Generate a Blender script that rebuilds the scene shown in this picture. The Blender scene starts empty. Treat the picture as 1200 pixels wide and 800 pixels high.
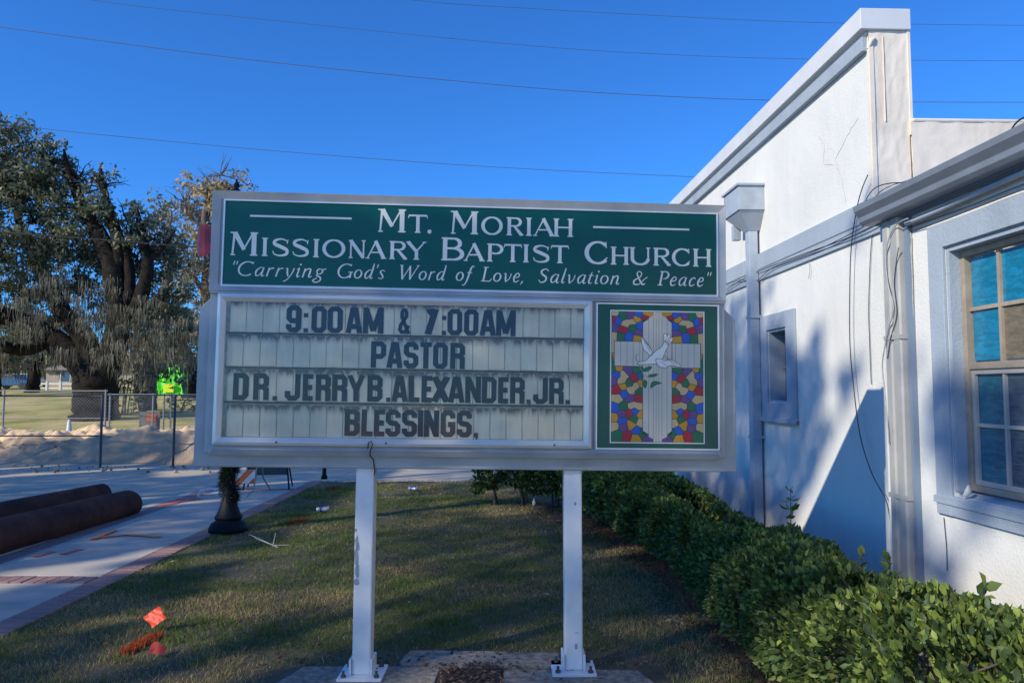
import bpy, bmesh, math, random
import numpy as np
from mathutils import Vector, Matrix
random.seed(7)
RNG = np.random.default_rng(11)
sc = bpy.context.scene
R = math.radians

# ------------------------------------------------------------------ camera
CAM_H = 1.6; PITCH = R(3.75); FOC = 870.0
cam = bpy.data.cameras.new('camera'); cam_o = bpy.data.objects.new('camera', cam)
sc.collection.objects.link(cam_o); sc.camera = cam_o
cam_o.location = (0, 0, CAM_H); cam_o.rotation_euler = (R(90) + PITCH, 0, 0)
cam.sensor_width = 36; cam.lens = FOC / 1200 * 36; cam.clip_start = 0.05; cam.clip_end = 3000
# ------------------------------------------------------------------ sky, sun, exposure
SUN_EL = 30.4; SUN = Vector((-0.688, -0.520, 0.506)).normalized()      # towards the sun
world = bpy.data.worlds.new('World'); sc.world = world; world.use_nodes = True
nt = world.node_tree; nt.nodes.clear()
wo = nt.nodes.new('ShaderNodeOutputWorld'); bg = nt.nodes.new('ShaderNodeBackground')
sky = nt.nodes.new('ShaderNodeTexSky'); sky.sky_type = 'NISHITA'; sky.sun_disc = False
sky.sun_elevation = math.asin(SUN.z)
sky.sun_rotation = math.atan2(SUN.x, SUN.y)
sky.altitude = 0; sky.air_density = 1.0; sky.dust_density = 0.0; sky.ozone_density = 6.0
tint = nt.nodes.new('ShaderNodeMix'); tint.data_type = 'RGBA'; tint.blend_type = 'MULTIPLY'
tint.inputs[0].default_value = 1.0; tint.inputs[7].default_value = (0.27, 0.68, 1.13, 1)   # a clear, deep blue winter sky
nt.links.new(sky.outputs[0], tint.inputs[6]); nt.links.new(tint.outputs[2], bg.inputs[0])
nt.links.new(bg.outputs[0], wo.inputs[0]); bg.inputs[1].default_value = 0.15
sl = bpy.data.lights.new('sun', 'SUN'); sl.energy = 3.9; sl.angle = R(0.5); sl.color = (1.0, 0.91, 0.72)
so = bpy.data.objects.new('sun', sl); sc.collection.objects.link(so); so.location = (-10, -8, 12)
so.rotation_euler = SUN.to_track_quat('Z', 'Y').to_euler()
sc.view_settings.view_transform = 'Standard'; sc.view_settings.look = 'None'
sc.view_settings.exposure = 0.28; sc.view_settings.gamma = 1.0; sc.view_settings.use_curve_mapping = False
sc.cycles.max_bounces = 6; sc.cycles.transparent_max_bounces = 12

# ------------------------------------------------------------------ helpers
def at(px, py, y):
    """world point at depth y on the sight line through a pixel of the 1200x800 photograph"""
    x = (px - 600) / FOC; z = (400 - py) / FOC; c, s = math.cos(PITCH), math.sin(PITCH)
    r = Vector((x, c - s * z, s + c * z)); return Vector((0, 0, CAM_H)) + r * (y / r.y)
def gnd(px, py, z=0.0):
    x = (px - 600) / FOC; zz = (400 - py) / FOC; c, s = math.cos(PITCH), math.sin(PITCH)
    r = Vector((x, c - s * zz, s + c * zz)); return Vector((0, 0, CAM_H)) + r * ((z - CAM_H) / r.z)

def link(o, parent=None):
    sc.collection.objects.link(o)
    if parent: o.parent = parent
    return o
def tag(o, label=None, cat=None, group=None, kind=None):
    if label: o['label'] = label
    if cat: o['category'] = cat
    if group: o['group'] = group
    if kind: o['kind'] = kind
    return o
def empty(name, loc=(0, 0, 0), rz=0, label=None, cat=None, group=None):
    o = bpy.data.objects.new(name, None); link(o); o.location = loc; o.rotation_euler = (0, 0, rz)
    o.empty_display_size = 0.1
    return tag(o, label, cat, group)

class MB:
    def __init__(s): s.v = []; s.f = []; s.sm = []
    def add(s, vs, fs, smooth=False):
        b = len(s.v); s.v += [tuple(v) for v in vs]
        for f in fs: s.f.append(tuple(b + i for i in f)); s.sm.append(smooth)
        return s
    def box(s, a, b, M=None):
        x0, y0, z0 = a; x1, y1, z1 = b
        vs = [Vector(p) for p in ((x0,y0,z0),(x1,y0,z0),(x1,y1,z0),(x0,y1,z0),(x0,y0,z1),(x1,y0,z1),(x1,y1,z1),(x0,y1,z1))]
        if M: vs = [M @ v for v in vs]
        return s.add(vs, [(0,3,2,1),(4,5,6,7),(0,1,5,4),(1,2,6,5),(2,3,7,6),(3,0,4,7)])
    def prism(s, poly, axis, a, b):
        """poly: list of 2-D points (counter-clockwise), extruded along axis from a to b"""
        n = len(poly)
        def mk(p, t): 
            return (t, p[0], p[1]) if axis == 'x' else (p[0], t, p[1]) if axis == 'y' else (p[0], p[1], t)
        vs = [mk(p, a) for p in poly] + [mk(p, b) for p in poly]
        fs = [tuple(range(n))[::-1], tuple(range(n, 2*n))] + [(i, (i+1) % n, n + (i+1) % n, n + i) for i in range(n)]
        return s.add(vs, fs)
    def tube(s, pts, rad, n=8, smooth=True, cap=True):
        pts = [Vector(p) for p in pts]; m = len(pts)
        rs = rad if isinstance(rad, (list, tuple)) else [rad] * m
        vs = []; up = Vector((0, 0, 1)); prev = None
        for i, p in enumerate(pts):
            d = (pts[min(i+1, m-1)] - pts[max(i-1, 0)]).normalized()
            if prev is None:
                a = d.orthogonal().normalized()
            else:
                a = (prev - d * prev.dot(d)); a = a.normalized() if a.length > 1e-6 else d.orthogonal().normalized()
            prev = a; b = d.cross(a)
            for k in range(n):
                t = 2 * math.pi * k / n; vs.append(p + (a * math.cos(t) + b * math.sin(t)) * rs[i])
        fs = [(i*n+k, i*n+(k+1) % n, (i+1)*n+(k+1) % n, (i+1)*n+k) for i in range(m-1) for k in range(n)]
        s.add(vs, fs, smooth)
        if cap: s.add(vs[:n], [tuple(range(n))[::-1]]); s.add(vs[-n:], [tuple(range(n))])
        return s
    def lathe(s, prof, n=20, c=(0, 0), smooth=True):
        vs = [(c[0] + r*math.cos(2*math.pi*k/n), c[1] + r*math.sin(2*math.pi*k/n), z) for r, z in prof for k in range(n)]
        fs = [(i*n+k, i*n+(k+1) % n, (i+1)*n+(k+1) % n, (i+1)*n+k) for i in range(len(prof)-1) for k in range(n)]
        fs += [tuple(range(n))[::-1], tuple((len(prof)-1)*n + k for k in range(n))]
        return s.add(vs, fs, smooth)
    def build(s, name, mat, parent=None, bevel=0, kind=None, M=None):
        me = bpy.data.meshes.new(name); me.from_pydata(s.v, [], s.f)
        me.polygons.foreach_set('use_smooth', s.sm); me.update()
        o = bpy.data.objects.new(name, me); link(o, parent)
        if mat: me.materials.append(mat)
        if M is not None: o.matrix_local = M
        if bevel:
            md = o.modifiers.new('bevel', 'BEVEL'); md.width = bevel; md.segments = 2; md.limit_method = 'ANGLE'
        if kind: o['kind'] = kind
        return o

def hole_wall(b, x0, x1, y0, y1, z0, z1, hy0, hy1, hz0, hz1):
    """one connected slab (thickness along x) with a rectangular opening"""
    o = [(y0, z0), (y1, z0), (y1, z1), (y0, z1)]; i = [(hy0, hz0), (hy1, hz0), (hy1, hz1), (hy0, hz1)]
    vs = [(x0, p[0], p[1]) for p in o+i] + [(x1, p[0], p[1]) for p in o+i]; fs = []
    for k in range(4):
        q = (k+1) % 4; fs += [(k, 4+k, 4+q, q), (8+k, 8+q, 12+q, 12+k), (k, q, 8+q, 8+k), (4+k, 12+k, 12+q, 4+q)]
    return b.add(vs, fs)

def fast(name, V, Fc, mat, parent=None, col=None, smooth=False, kind=None):
    """V (n,3), Fc (m,k) arrays; col (n,3) per-vertex colour"""
    V = np.asarray(V, np.float32); Fc = np.asarray(Fc, np.int32); m, k = Fc.shape
    me = bpy.data.meshes.new(name)
    me.vertices.add(len(V)); me.vertices.foreach_set('co', V.ravel())
    me.loops.add(m * k); me.loops.foreach_set('vertex_index', Fc.ravel())
    me.polygons.add(m); me.polygons.foreach_set('loop_start', np.arange(0, m*k, k, dtype=np.int32))
    me.polygons.foreach_set('loop_total', np.full(m, k, np.int32))
    if smooth: me.polygons.foreach_set('use_smooth', np.ones(m, bool))
    me.update(calc_edges=True)
    if col is not None:
        a = me.color_attributes.new('Col', 'FLOAT_COLOR', 'POINT')
        c4 = np.ones((len(V), 4), np.float32); c4[:, :3] = col; a.data.foreach_set('color', c4.ravel())
    me.materials.append(mat)
    o = bpy.data.objects.new(name, me); link(o, parent)
    if kind: o['kind'] = kind
    return o

def vnoise(x, y, seed=0):
    """smooth 2-D value noise in 0..1"""
    x = np.asarray(x, float); y = np.asarray(y, float)
    xi = np.floor(x).astype(np.int64); yi = np.floor(y).astype(np.int64); fx = x - xi; fy = y - yi
    fx = fx*fx*(3-2*fx); fy = fy*fy*(3-2*fy)
    def h(a, b):
        n = (a * 374761393 + b * 668265263 + seed * 974634777) & 0x7fffffff
        n = ((n ^ (n >> 13)) * 1274126177) & 0x7fffffff
        return ((n ^ (n >> 16)) & 0xffff) / 65535.0
    return (h(xi, yi)*(1-fx) + h(xi+1, yi)*fx)*(1-fy) + (h(xi, yi+1)*(1-fx) + h(xi+1, yi+1)*fx)*fy
def fbm(x, y, seed=0, o=4):
    t = 0; a = .5
    for i in range(o): t = t + a*vnoise(x*2**i, y*2**i, seed+i); a *= .5
    return t / (1 - .5**o)

# ------------------------------------------------------------------ materials
def new_mat(name):
    m = bpy.data.materials.new(name); m.use_nodes = True
    n = m.node_tree.nodes; return m, n, m.node_tree.links, n['Principled BSDF']
def mat(name, base, rough=.6, metal=0.0, var=0.0, scale=6.0, base2=None, bump=0.0, bscale=60.0, spec=.5, detail=6, lo=.35, hi=.65, coat=0):
    m, n, l, p = new_mat(name)
    p.inputs['Roughness'].default_value = rough; p.inputs['Metallic'].default_value = metal
    p.inputs['Specular IOR Level'].default_value = spec; p.inputs['Coat Weight'].default_value = coat
    p.inputs['Base Color'].default_value = (*base, 1)
    tc = n.new('ShaderNodeTexCoord')
    if base2 or var:
        if not base2: base2 = tuple(max(0, c * (1 - var)) for c in base)
        t = n.new('ShaderNodeTexNoise'); t.inputs['Scale'].default_value = scale; t.inputs['Detail'].default_value = detail
        t.inputs['Roughness'].default_value = .62
        r = n.new('ShaderNodeValToRGB'); r.color_ramp.elements[0].position = lo; r.color_ramp.elements[1].position = hi
        r.color_ramp.elements[0].color = (*base2, 1); r.color_ramp.elements[1].color = (*base, 1)
        l.new(tc.outputs['Object'], t.inputs['Vector']); l.new(t.outputs['Fac'], r.inputs[0]); l.new(r.outputs[0], p.inputs['Base Color'])
    if bump:
        t2 = n.new('ShaderNodeTexNoise'); t2.inputs['Scale'].default_value = bscale; t2.inputs['Detail'].default_value = 5
        b = n.new('ShaderNodeBump'); b.inputs['Strength'].default_value = bump; b.inputs['Distance'].default_value = .01
        l.new(tc.outputs['Object'], t2.inputs['Vector']); l.new(t2.outputs['Fac'], b.inputs['Height']); l.new(b.outputs[0], p.inputs['Normal'])
    return m
def attr_mat(name, rough=.6, trans=0.0, spec=.4, bump=0, bscale=40):
    m, n, l, p = new_mat(name)
    a = n.new('ShaderNodeAttribute'); a.attribute_name = 'Col'
    p.inputs['Roughness'].default_value = rough; p.inputs['Specular IOR Level'].default_value = spec
    l.new(a.outputs['Color'], p.inputs['Base Color'])
    if bump:
        t2 = n.new('ShaderNodeTexNoise'); t2.inputs['Scale'].default_value = bscale; t2.inputs['Detail'].default_value = 6
        b = n.new('ShaderNodeBump'); b.inputs['Strength'].default_value = bump; b.inputs['Distance'].default_value = .03
        l.new(t2.outputs['Fac'], b.inputs['Height']); l.new(b.outputs[0], p.inputs['Normal'])
    if trans:
        tr = n.new('ShaderNodeBsdfTranslucent'); mx = n.new('ShaderNodeMixShader'); mx.inputs[0].default_value = trans
        g = n.new('ShaderNodeHueSaturation'); g.inputs['Value'].default_value = 1.5; g.inputs['Saturation'].default_value = 1.15
        l.new(a.outputs['Color'], g.inputs['Color']); l.new(g.outputs[0], tr.inputs['Color'])
        l.new(p.outputs[0], mx.inputs[1]); l.new(tr.outputs[0], mx.inputs[2]); l.new(mx.outputs[0], n['Material Output'].inputs[0])
    return m
M = {}
def stucco(name, base, dirt, st=.35, streak=.5):
    m, n, l, p = new_mat(name); p.inputs['Roughness'].default_value = .85; p.inputs['Specular IOR Level'].default_value = .25
    tc = n.new('ShaderNodeTexCoord'); mp = n.new('ShaderNodeMapping'); mp.inputs['Scale'].default_value = (3.5, 3.5, .45)
    t = n.new('ShaderNodeTexNoise'); t.inputs['Scale'].default_value = 1.6; t.inputs['Detail'].default_value = 8; t.inputs['Roughness'].default_value = .65
    t3 = n.new('ShaderNodeTexNoise'); t3.inputs['Scale'].default_value = 1.3; t3.inputs['Detail'].default_value = 5
    mx = n.new('ShaderNodeMath'); mx.operation = 'MULTIPLY'
    r = n.new('ShaderNodeMapRange'); r.inputs[1].default_value = .18; r.inputs[2].default_value = .42; r.inputs[3].default_value = 0; r.inputs[4].default_value = streak
    r.inputs[1].default_value = .20
    c = n.new('ShaderNodeMix'); c.data_type = 'RGBA'; c.inputs[6].default_value = (*base, 1); c.inputs[7].default_value = (*dirt, 1)
    l.new(tc.outputs['Object'], mp.inputs[0]); l.new(mp.outputs[0], t.inputs['Vector']); l.new(tc.outputs['Object'], t3.inputs['Vector'])
    l.new(t.outputs['Fac'], mx.inputs[0]); l.new(t3.outputs['Fac'], mx.inputs[1]); l.new(mx.outputs[0], r.inputs[0]); l.new(r.outputs[0], c.inputs[0])
    l.new(c.outputs[2], p.inputs['Base Color'])
    b1 = n.new('ShaderNodeTexNoise'); b1.inputs['Scale'].default_value = 55; b1.inputs['Detail'].default_value = 6
    b2 = n.new('ShaderNodeTexNoise'); b2.inputs['Scale'].default_value = 2.2; b2.inputs['Detail'].default_value = 3
    bb = n.new('ShaderNodeBump'); bb.inputs['Strength'].default_value = st; bb.inputs['Distance'].default_value = .006
    bc = n.new('ShaderNodeBump'); bc.inputs['Strength'].default_value = .35; bc.inputs['Distance'].default_value = .05
    l.new(tc.outputs['Object'], b1.inputs['Vector']); l.new(tc.outputs['Object'], b2.inputs['Vector'])
    l.new(b2.outputs['Fac'], bc.inputs['Height']); l.new(b1.outputs['Fac'], bb.inputs['Height']); l.new(bc.outputs[0], bb.inputs['Normal']); l.new(bb.outputs[0], p.inputs['Normal'])
    return m
M['wall'] = stucco('white_stucco', (.74, .735, .71), (.60, .60, .575), .6, .45)
M['wrap'] = stucco('roof_membrane', (.82, .73, .62), (.50, .40, .30), .25, .8)
M['trim'] = stucco('grey_blue_stucco', (.36, .42, .50), (.26, .31, .38), .6, .7)
M['cap'] = mat('cap_metal', (.70, .71, .73), .45, 0, .12, 1.5)
M['gutter'] = mat('gutter_paint', (.21, .24, .29), .42, 0, .2, 3)
M['downspout'] = mat('downspout_paint', (.42, .42, .41), .5, 0, .18, 4)
M['bluepipe'] = mat('pipe_paint', (.42, .48, .56), .5, 0, .2, 5)
M['soffit'] = mat('soffit_paint', (.18, .24, .33), .7)
M['alu'] = mat('sign_frame_paint', (.42, .43, .43), .42, .10, .25, 3.0, bump=.03, bscale=8)
M['alu_lt'] = mat('polished_frame', (.82, .81, .77), .3, .25, .12, 3)
M['post'] = mat('post_paint', (.80, .79, .77), .4, 0, .12, 7, lo=.3, hi=.5)
M['chip'] = mat('bare_steel', (.30, .34, .38), .6)
M['meshwire'] = mat('mesh_wire', (.30, .30, .29), .6)
M['galv'] = mat('galvanised', (.30, .30, .29), .5, .2, .3, 25)
M['bolt'] = mat('rusty_bolt', (.18, .15, .14), .6, .5, .4, 80)
M['letter_black'] = mat('letter_black', (.015, .022, .04), .5, 0, .3, 12)
M['letter_faded'] = mat('letter_faded', (.07, .06, .062), .6, 0, .5, 12)
M['vinyl'] = mat('white_vinyl', (.84, .80, .70), .5, 0, .06, 9)
M['rule'] = M['vinyl']
def green_panel():
    m, n, l, p = new_mat('green_panel'); p.inputs['Base Color'].default_value = (.001, .085, .060, 1)
    p.inputs['Roughness'].default_value = .32; p.inputs['Coat Weight'].default_value = .08; p.inputs['Coat Roughness'].default_value = .15; p.inputs['Specular IOR Level'].default_value = .35
    tc = n.new('ShaderNodeTexCoord'); t = n.new('ShaderNodeTexNoise'); t.inputs['Scale'].default_value = 2.5; t.inputs['Detail'].default_value = 2
    b = n.new('ShaderNodeBump'); b.inputs['Strength'].default_value = .25; b.inputs['Distance'].default_value = .02
    l.new(tc.outputs['Object'], t.inputs['Vector']); l.new(t.outputs['Fac'], b.inputs['Height']); l.new(b.outputs[0], p.inputs['Normal']); l.new(b.outputs[0], p.inputs['Coat Normal'])
    return m
M['green'] = green_panel()
def cream_plate():
    # yellowed acrylic, grime collected along the top edge of every plate and dribbling down
    m, n, l, p = new_mat('cream_plate'); p.inputs['Roughness'].default_value = .45
    tc = n.new('ShaderNodeTexCoord'); sep = n.new('ShaderNodeSeparateXYZ'); l.new(tc.outputs['Object'], sep.inputs[0])
    geo = n.new('ShaderNodeNewGeometry'); wp = n.new('ShaderNodeVectorMath'); wp.operation = 'MULTIPLY'; wp.inputs[1].default_value = (38, 38, 5)
    l.new(geo.outputs['Position'], wp.inputs[0])
    t = n.new('ShaderNodeTexNoise'); t.inputs['Scale'].default_value = 1; t.inputs['Detail'].default_value = 5; l.new(wp.outputs[0], t.inputs['Vector'])
    t2 = n.new('ShaderNodeTexNoise'); t2.inputs['Scale'].default_value = 5; t2.inputs['Detail'].default_value = 6; l.new(geo.outputs['Position'], t2.inputs['Vector'])
    # object z runs 0 at plate bottom to .178 at top
    e = n.new('ShaderNodeMapRange'); e.inputs[1].default_value = .12; e.inputs[2].default_value = .178; e.inputs[3].default_value = 0; e.inputs[4].default_value = 1
    l.new(sep.outputs['Z'], e.inputs[0])
    e2 = n.new('ShaderNodeMath'); e2.operation = 'POWER'; e2.inputs[1].default_value = 1.7; l.new(e.outputs[0], e2.inputs[0])
    a = n.new('ShaderNodeMath'); a.operation = 'MULTIPLY_ADD'; a.inputs[1].default_value = 1.5; a.inputs[2].default_value = -.36; l.new(t.outputs['Fac'], a.inputs[0])
    b = n.new('ShaderNodeMath'); b.operation = 'MULTIPLY_ADD'; b.use_clamp = True; l.new(e2.outputs[0], b.inputs[0]); a2 = n.new('ShaderNodeMath'); a2.operation = 'MULTIPLY'; l.new(a.outputs[0], a2.inputs[0]); a2.inputs[1].default_value = 3.2; l.new(a2.outputs[0], b.inputs[1])
    c0 = n.new('ShaderNodeMath'); c0.operation = 'MULTIPLY'; l.new(a.outputs[0], c0.inputs[0]); c0.inputs[1].default_value = .22; l.new(c0.outputs[0], b.inputs[2])
    c = n.new('ShaderNodeMix'); c.data_type = 'RGBA'; c.inputs[6].default_value = (.80, .71, .51, 1); c.inputs[7].default_value = (.16, .125, .11, 1)
    l.new(b.outputs[0], c.inputs[0])
    c2 = n.new('ShaderNodeMix'); c2.data_type = 'RGBA'; c2.blend_type = 'MULTIPLY'; r = n.new('ShaderNodeMapRange'); r.inputs[1].default_value = .3; r.inputs[2].default_value = .7; r.inputs[3].default_value = .75; r.inputs[4].default_value = 1.05
    l.new(t2.outputs['Fac'], r.inputs[0]); c2.inputs[0].default_value = 1; l.new(c.outputs[2], c2.inputs[6]); l.new(r.outputs[0], c2.inputs[7]); l.new(c2.outputs[2], p.inputs['Base Color'])
    return m
M['cream'] = cream_plate()
M['cream_back'] = mat('cream_backing', (.40, .38, .31), .6, 0, .5, 14)
M['grime'] = mat('grimy_track', (.11, .095, .09), .6, 0, .6, 30)
def glass(name, fac=.02, tintc=(1, 1, 1)):
    m, n, l, p = new_mat(name); n.remove(p)
    g = n.new('ShaderNodeBsdfGlossy'); g.inputs['Roughness'].default_value = .03
    t = n.new('ShaderNodeBsdfTransparent'); t.inputs[0].default_value = (*tintc, 1); mx = n.new('ShaderNodeMixShader')
    mx.inputs[0].default_value = fac; l.new(t.outputs[0], mx.inputs[1]); l.new(g.outputs[0], mx.inputs[2]); l.new(mx.outputs[0], n['Material Output'].inputs[0])
    return m
M['acrylic'] = glass('clear_acrylic', tintc=(.96, .97, .97))
def blue_glass(name, c, r=.10, st=.22):
    m, n, l, p = new_mat(name); p.inputs['Base Color'].default_value = (*c, 1); p.inputs['Roughness'].default_value = r
    p.inputs['Specular IOR Level'].default_value = .8
    tc = n.new('ShaderNodeTexCoord'); mp = n.new('ShaderNodeMapping'); mp.inputs['Scale'].default_value = (1, 1.0, 3.2)
    t = n.new('ShaderNodeTexNoise'); t.inputs['Scale'].default_value = 14; t.inputs['Detail'].default_value = 3
    rr = n.new('ShaderNodeValToRGB'); rr.color_ramp.elements[0].position = .40; rr.color_ramp.elements[1].position = .62
    rr.color_ramp.elements[0].color = (c[0]*.75, c[1]*.72, c[2]*.72, 1); rr.color_ramp.elements[1].color = (*c, 1)
    b = n.new('ShaderNodeBump'); b.inputs['Strength'].default_value = st; b.inputs['Distance'].default_value = .03
    l.new(tc.outputs['Object'], mp.inputs[0]); l.new(mp.outputs[0], t.inputs['Vector']); l.new(t.outputs['Fac'], b.inputs['Height']); l.new(b.outputs[0], p.inputs['Normal'])
    l.new(t.outputs['Fac'], rr.inputs[0]); l.new(rr.outputs[0], p.inputs['Base Color'])
    return m
M['blueglass'] = blue_glass('blue_ripple_glass', (.01, .22, .40))
M['warm_reflect'] = blue_glass('warm_reflection_glass', (.20, .17, .13))  # warm reflection of one upper pane, painted into its glass colour
M['darkglass'] = blue_glass('dusky_glass', (.07, .12, .18), .2, .15)
M['tanframe'] = mat('tan_window_frame', (.40, .33, .26), .5, 0, .25, 10)
M['greyframe'] = mat('grey_sash', (.42, .40, .38), .5)
M['wire'] = mat('black_cable', (.02, .022, .026), .5)
M['wire_w'] = mat('pale_cable', (.45, .45, .44), .5, 0, .3, 20)
M['crack'] = mat('crack', (.45, .45, .44), .9)
M['iron'] = mat('dark_iron', (.005, .008, .014), .6, .0, .4, 9, bump=.1, bscale=60, spec=.2)
M['fence_dark'] = mat('dark_fence_pipe', (.045, .055, .065), .6)
M['red'] = mat('red_ribbon', (.38, .01, .035), .45, 0, .3, 8)
M['whiteplastic'] = mat('white_plastic', (.70, .70, .66), .5, 0, .2, 12)
M['orange'] = mat('orange_reflective', (.80, .14, .02), .5, 0, .2, 14)
M['orangeflag'] = mat('orange_flag', (.85, .05, .008), .5, 0, .15, 30)
M['redflag'] = mat('red_flag', (.62, .06, .035), .5, 0, .15, 30)
M['log'] = mat('creosoted_wood', (.13, .052, .034), .85, 0, 0, 3, (.055, .026, .021), .9, 25, spec=.15)
M['logend'] = mat('sawn_wood_end', (.10, .075, .06), .85, 0, .5, 18)
M['concrete'] = mat('sidewalk_concrete', (.56, .50, .41), .85, 0, 0, 2.2, (.45, .40, .335), .35, 120, spec=.25)
M['footing'] = mat('footing_concrete', (.40, .355, .29), .9, 0, 0, 24, (.17, .145, .115), 1.0, 110, spec=.2)
M['asphalt'] = mat('road_asphalt', (.54, .47, .36), .9, 0, 0, .9, (.46, .40, .305), .35, 150, spec=.2)
M['brick'] = mat('brick_paver', (.36, .21, .18), .85, 0, 0, 7, (.25, .155, .14), .5, 90)
M['soil'] = mat('lawn_soil', (.12, .095, .06), .95, 0, 0, 3.0, (.065, .06, .032), .8, 35)
M['sand'] = attr_mat('sand', .95, 0, .03, 1.0, 14)
M['mulch'] = mat('leaf_mulch', (.055, .036, .028), .9, 0, .6, 30, bump=.8, bscale=60)
M['bark'] = mat('oak_bark', (.035, .028, .023), .95, 0, 0, 4, (.012, .010, .009), 1.0, 9, spec=.1)
M['bark_grey'] = mat('pale_bark', (.17, .15, .13), .9, 0, 0, 3, (.07, .06, .055), .9, 10)
M['leaf'] = attr_mat('leaf', .5, .28, .35)
M['hedge'] = attr_mat('hedge_leaf', .5, .32, .35)
M['grass'] = attr_mat('grass_blade', .65, .25, .2)
M['moss'] = attr_mat('moss', .9, .2, .1)
M['paint_orange'] = mat('orange_marking_paint', (1.0, .20, .02), .8, 0, 0, 40, (.75, .33, .16), lo=.42, hi=.56)
M['paint_red'] = mat('red_marking_paint', (.85, .05, .04), .8, 0, 0, 40, (.60, .28, .25), lo=.42, hi=.6)
M['silver'] = mat('silver_can', (.60, .62, .66), .3, .6, .1, 10)
M['canblue'] = mat('blue_can', (.05, .07, .35), .35)

# ------------------------------------------------------------------ ground, road, pavement
GRX = -3.33            # lawn / pavement edge
def terrain_z(x, y):
    t = np.clip((np.asarray(y, float) - 23) / 52, 0, 1.6); return .0355 * 52 * t + .02*np.sin(np.asarray(x)*.4)*np.clip(t*3, 0, 1)
def build_terrain():
    ys = np.concatenate([np.linspace(22.6, 110, 60), np.linspace(115, 900, 20)]); xs = np.linspace(-400, 400, 81)
    X, Y = np.meshgrid(xs, ys); Z = terrain_z(X, Y) - .06
    V = np.stack([X.ravel(), Y.ravel(), Z.ravel()], 1); n = len(xs)
    F = np.array([[j*n+i, j*n+i+1, (j+1)*n+i+1, (j+1)*n+i] for j in range(len(ys)-1) for i in range(n-1)])
    return V, F
V, F_ = build_terrain()
m, n, l, p = new_mat('far_lawn'); p.inputs['Roughness'].default_value = .95; p.inputs['Specular IOR Level'].default_value = .03
g = n.new('ShaderNodeNewGeometry'); vm = n.new('ShaderNodeVectorMath'); vm.operation = 'MULTIPLY'; vm.inputs[1].default_value = (.5, .25, .5)
t = n.new('ShaderNodeTexNoise'); t.inputs['Scale'].default_value = 1; t.inputs['Detail'].default_value = 8; t.inputs['Roughness'].default_value = .7
r = n.new('ShaderNodeValToRGB'); el = r.color_ramp.elements; el[0].position = .36; el[0].color = (.26, .26, .06, 1); el[1].position = .62; el[1].color = (.66, .50, .26, 1)
e = el.new(.48); e.color = (.46, .40, .13, 1)
l.new(g.outputs['Position'], vm.inputs[0]); l.new(vm.outputs[0], t.inputs['Vector']); l.new(t.outputs['Fac'], r.inputs[0]); l.new(r.outputs[0], p.inputs['Base Color'])
M['farlawn'] = m
tag(fast('ground', V, F_, M['farlawn'], smooth=True), kind='structure')
ROADZ = -.085
# street and side street as one asphalt sheet with a sandy verge to its north
b = MB(); b.box((-60, -30, -.30), (60, 22.7, ROADZ)); tag(b.build('road', M['asphalt']), kind='structure')
# lawn sheet
def lawn_sheet():
    xs = np.linspace(GRX, 2.60, 60); ys = np.linspace(-4, 13.36, 140); X, Y = np.meshgrid(xs, ys)
    Z = -.012 + .03*(fbm(X*1.2, Y*1.2, 5) - .5)
    end = 13.30 + .14*(fbm(xs*1.6, xs*0, 9) - .5)*2
    Y[-1] = end; Z[-1] = -.11; Y[-2] = end-.06
    V = np.stack([X.ravel(), Y.ravel(), Z.ravel()], 1); n = len(xs)
    F = np.array([[j*n+i, j*n+i+1, (j+1)*n+i+1, (j+1)*n+i] for j in range(len(ys)-1) for i in range(n-1)])
    return V, F
V, F_ = lawn_sheet(); tag(fast('lawn', V, F_, M['soil'], smooth=True), kind='structure')
b = MB(); b.box((-3.2, -16, -.2), (2.55, 2.3, .014)); tag(b.build('bounce_ground', M['concrete']), kind='structure')  # unseen pale concrete added around the camera to bounce sunlight onto the sign
# pavement: concrete slabs between brick bands, a kerb
pave = empty('sidewalk'); pave['kind'] = 'structure'
b = MB(); b.box((-4.96, -5, -.2), (GRX - .004, 13.35, -.032)); b.build('bedding', mat('mortar', (.14, .12, .10), .95, 0, .4, 20), pave)
def slab(name, x0, y0, x1, y1, z, mt, bev=.008):
    return MB().box((x0, y0, -.12), (x1, y1, z)).build(name, mt, pave, bevel=bev)
joints = [-3.6, -2.2, -.8, .6, 2.0, 3.45, 4.93, 6.33]
J2 = [6.56, 7.98, 9.30, 10.75, 12.1]
ylist = joints + J2
segs = [(a, b_) for a, b_ in zip(joints[:-1], joints[1:])] + [(a, b_) for a, b_ in zip(J2[:-1], J2[1:])] + [(12.33, 13.34)]
for a, b_ in segs:
    slab('slab', -4.74, a + .010, GRX - .235, b_ - .010, -.004 + random.uniform(-.002, .002), M['concrete'])
# brick soldier course along both edges and the two cross bands; bricks share one mesh
bw, bl, gap = .098, .215, .008
bm_ = MB().box((-bl/2, -bw/2, -.06), (bl/2, bw/2, 0)); proto = bm_.build('brick', M['brick'], pave, bevel=.005)
proto_me = proto.data; first = True
def put_brick(x, y, rz):
    global first
    o = proto if first else bpy.data.objects.new('brick', proto_me)
    if not first:
        link(o, pave); md = o.modifiers.new('bevel', 'BEVEL'); md.width = .005; md.segments = 1
    first = False
    o.location = (x, y, random.uniform(-.006, .0)); o.rotation_euler = (random.uniform(-.01, .01), random.uniform(-.01, .01), rz + random.uniform(-.012, .012))
nb = 0
y = 3.0
while y < 13.3:
    put_brick(GRX - .118, y, 0); nb += 1
    y += bw + gap
y = 5.6
while y < 13.3:
    if not (6.3 < y < 6.55): put_brick(-4.85, y, 0); nb += 1
    y += bw + gap
for yb in (6.445, 12.215):
    x = -4.69
    while x < GRX - .26: put_brick(x, yb, R(90)); nb += 1; x += bw + gap
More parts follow.
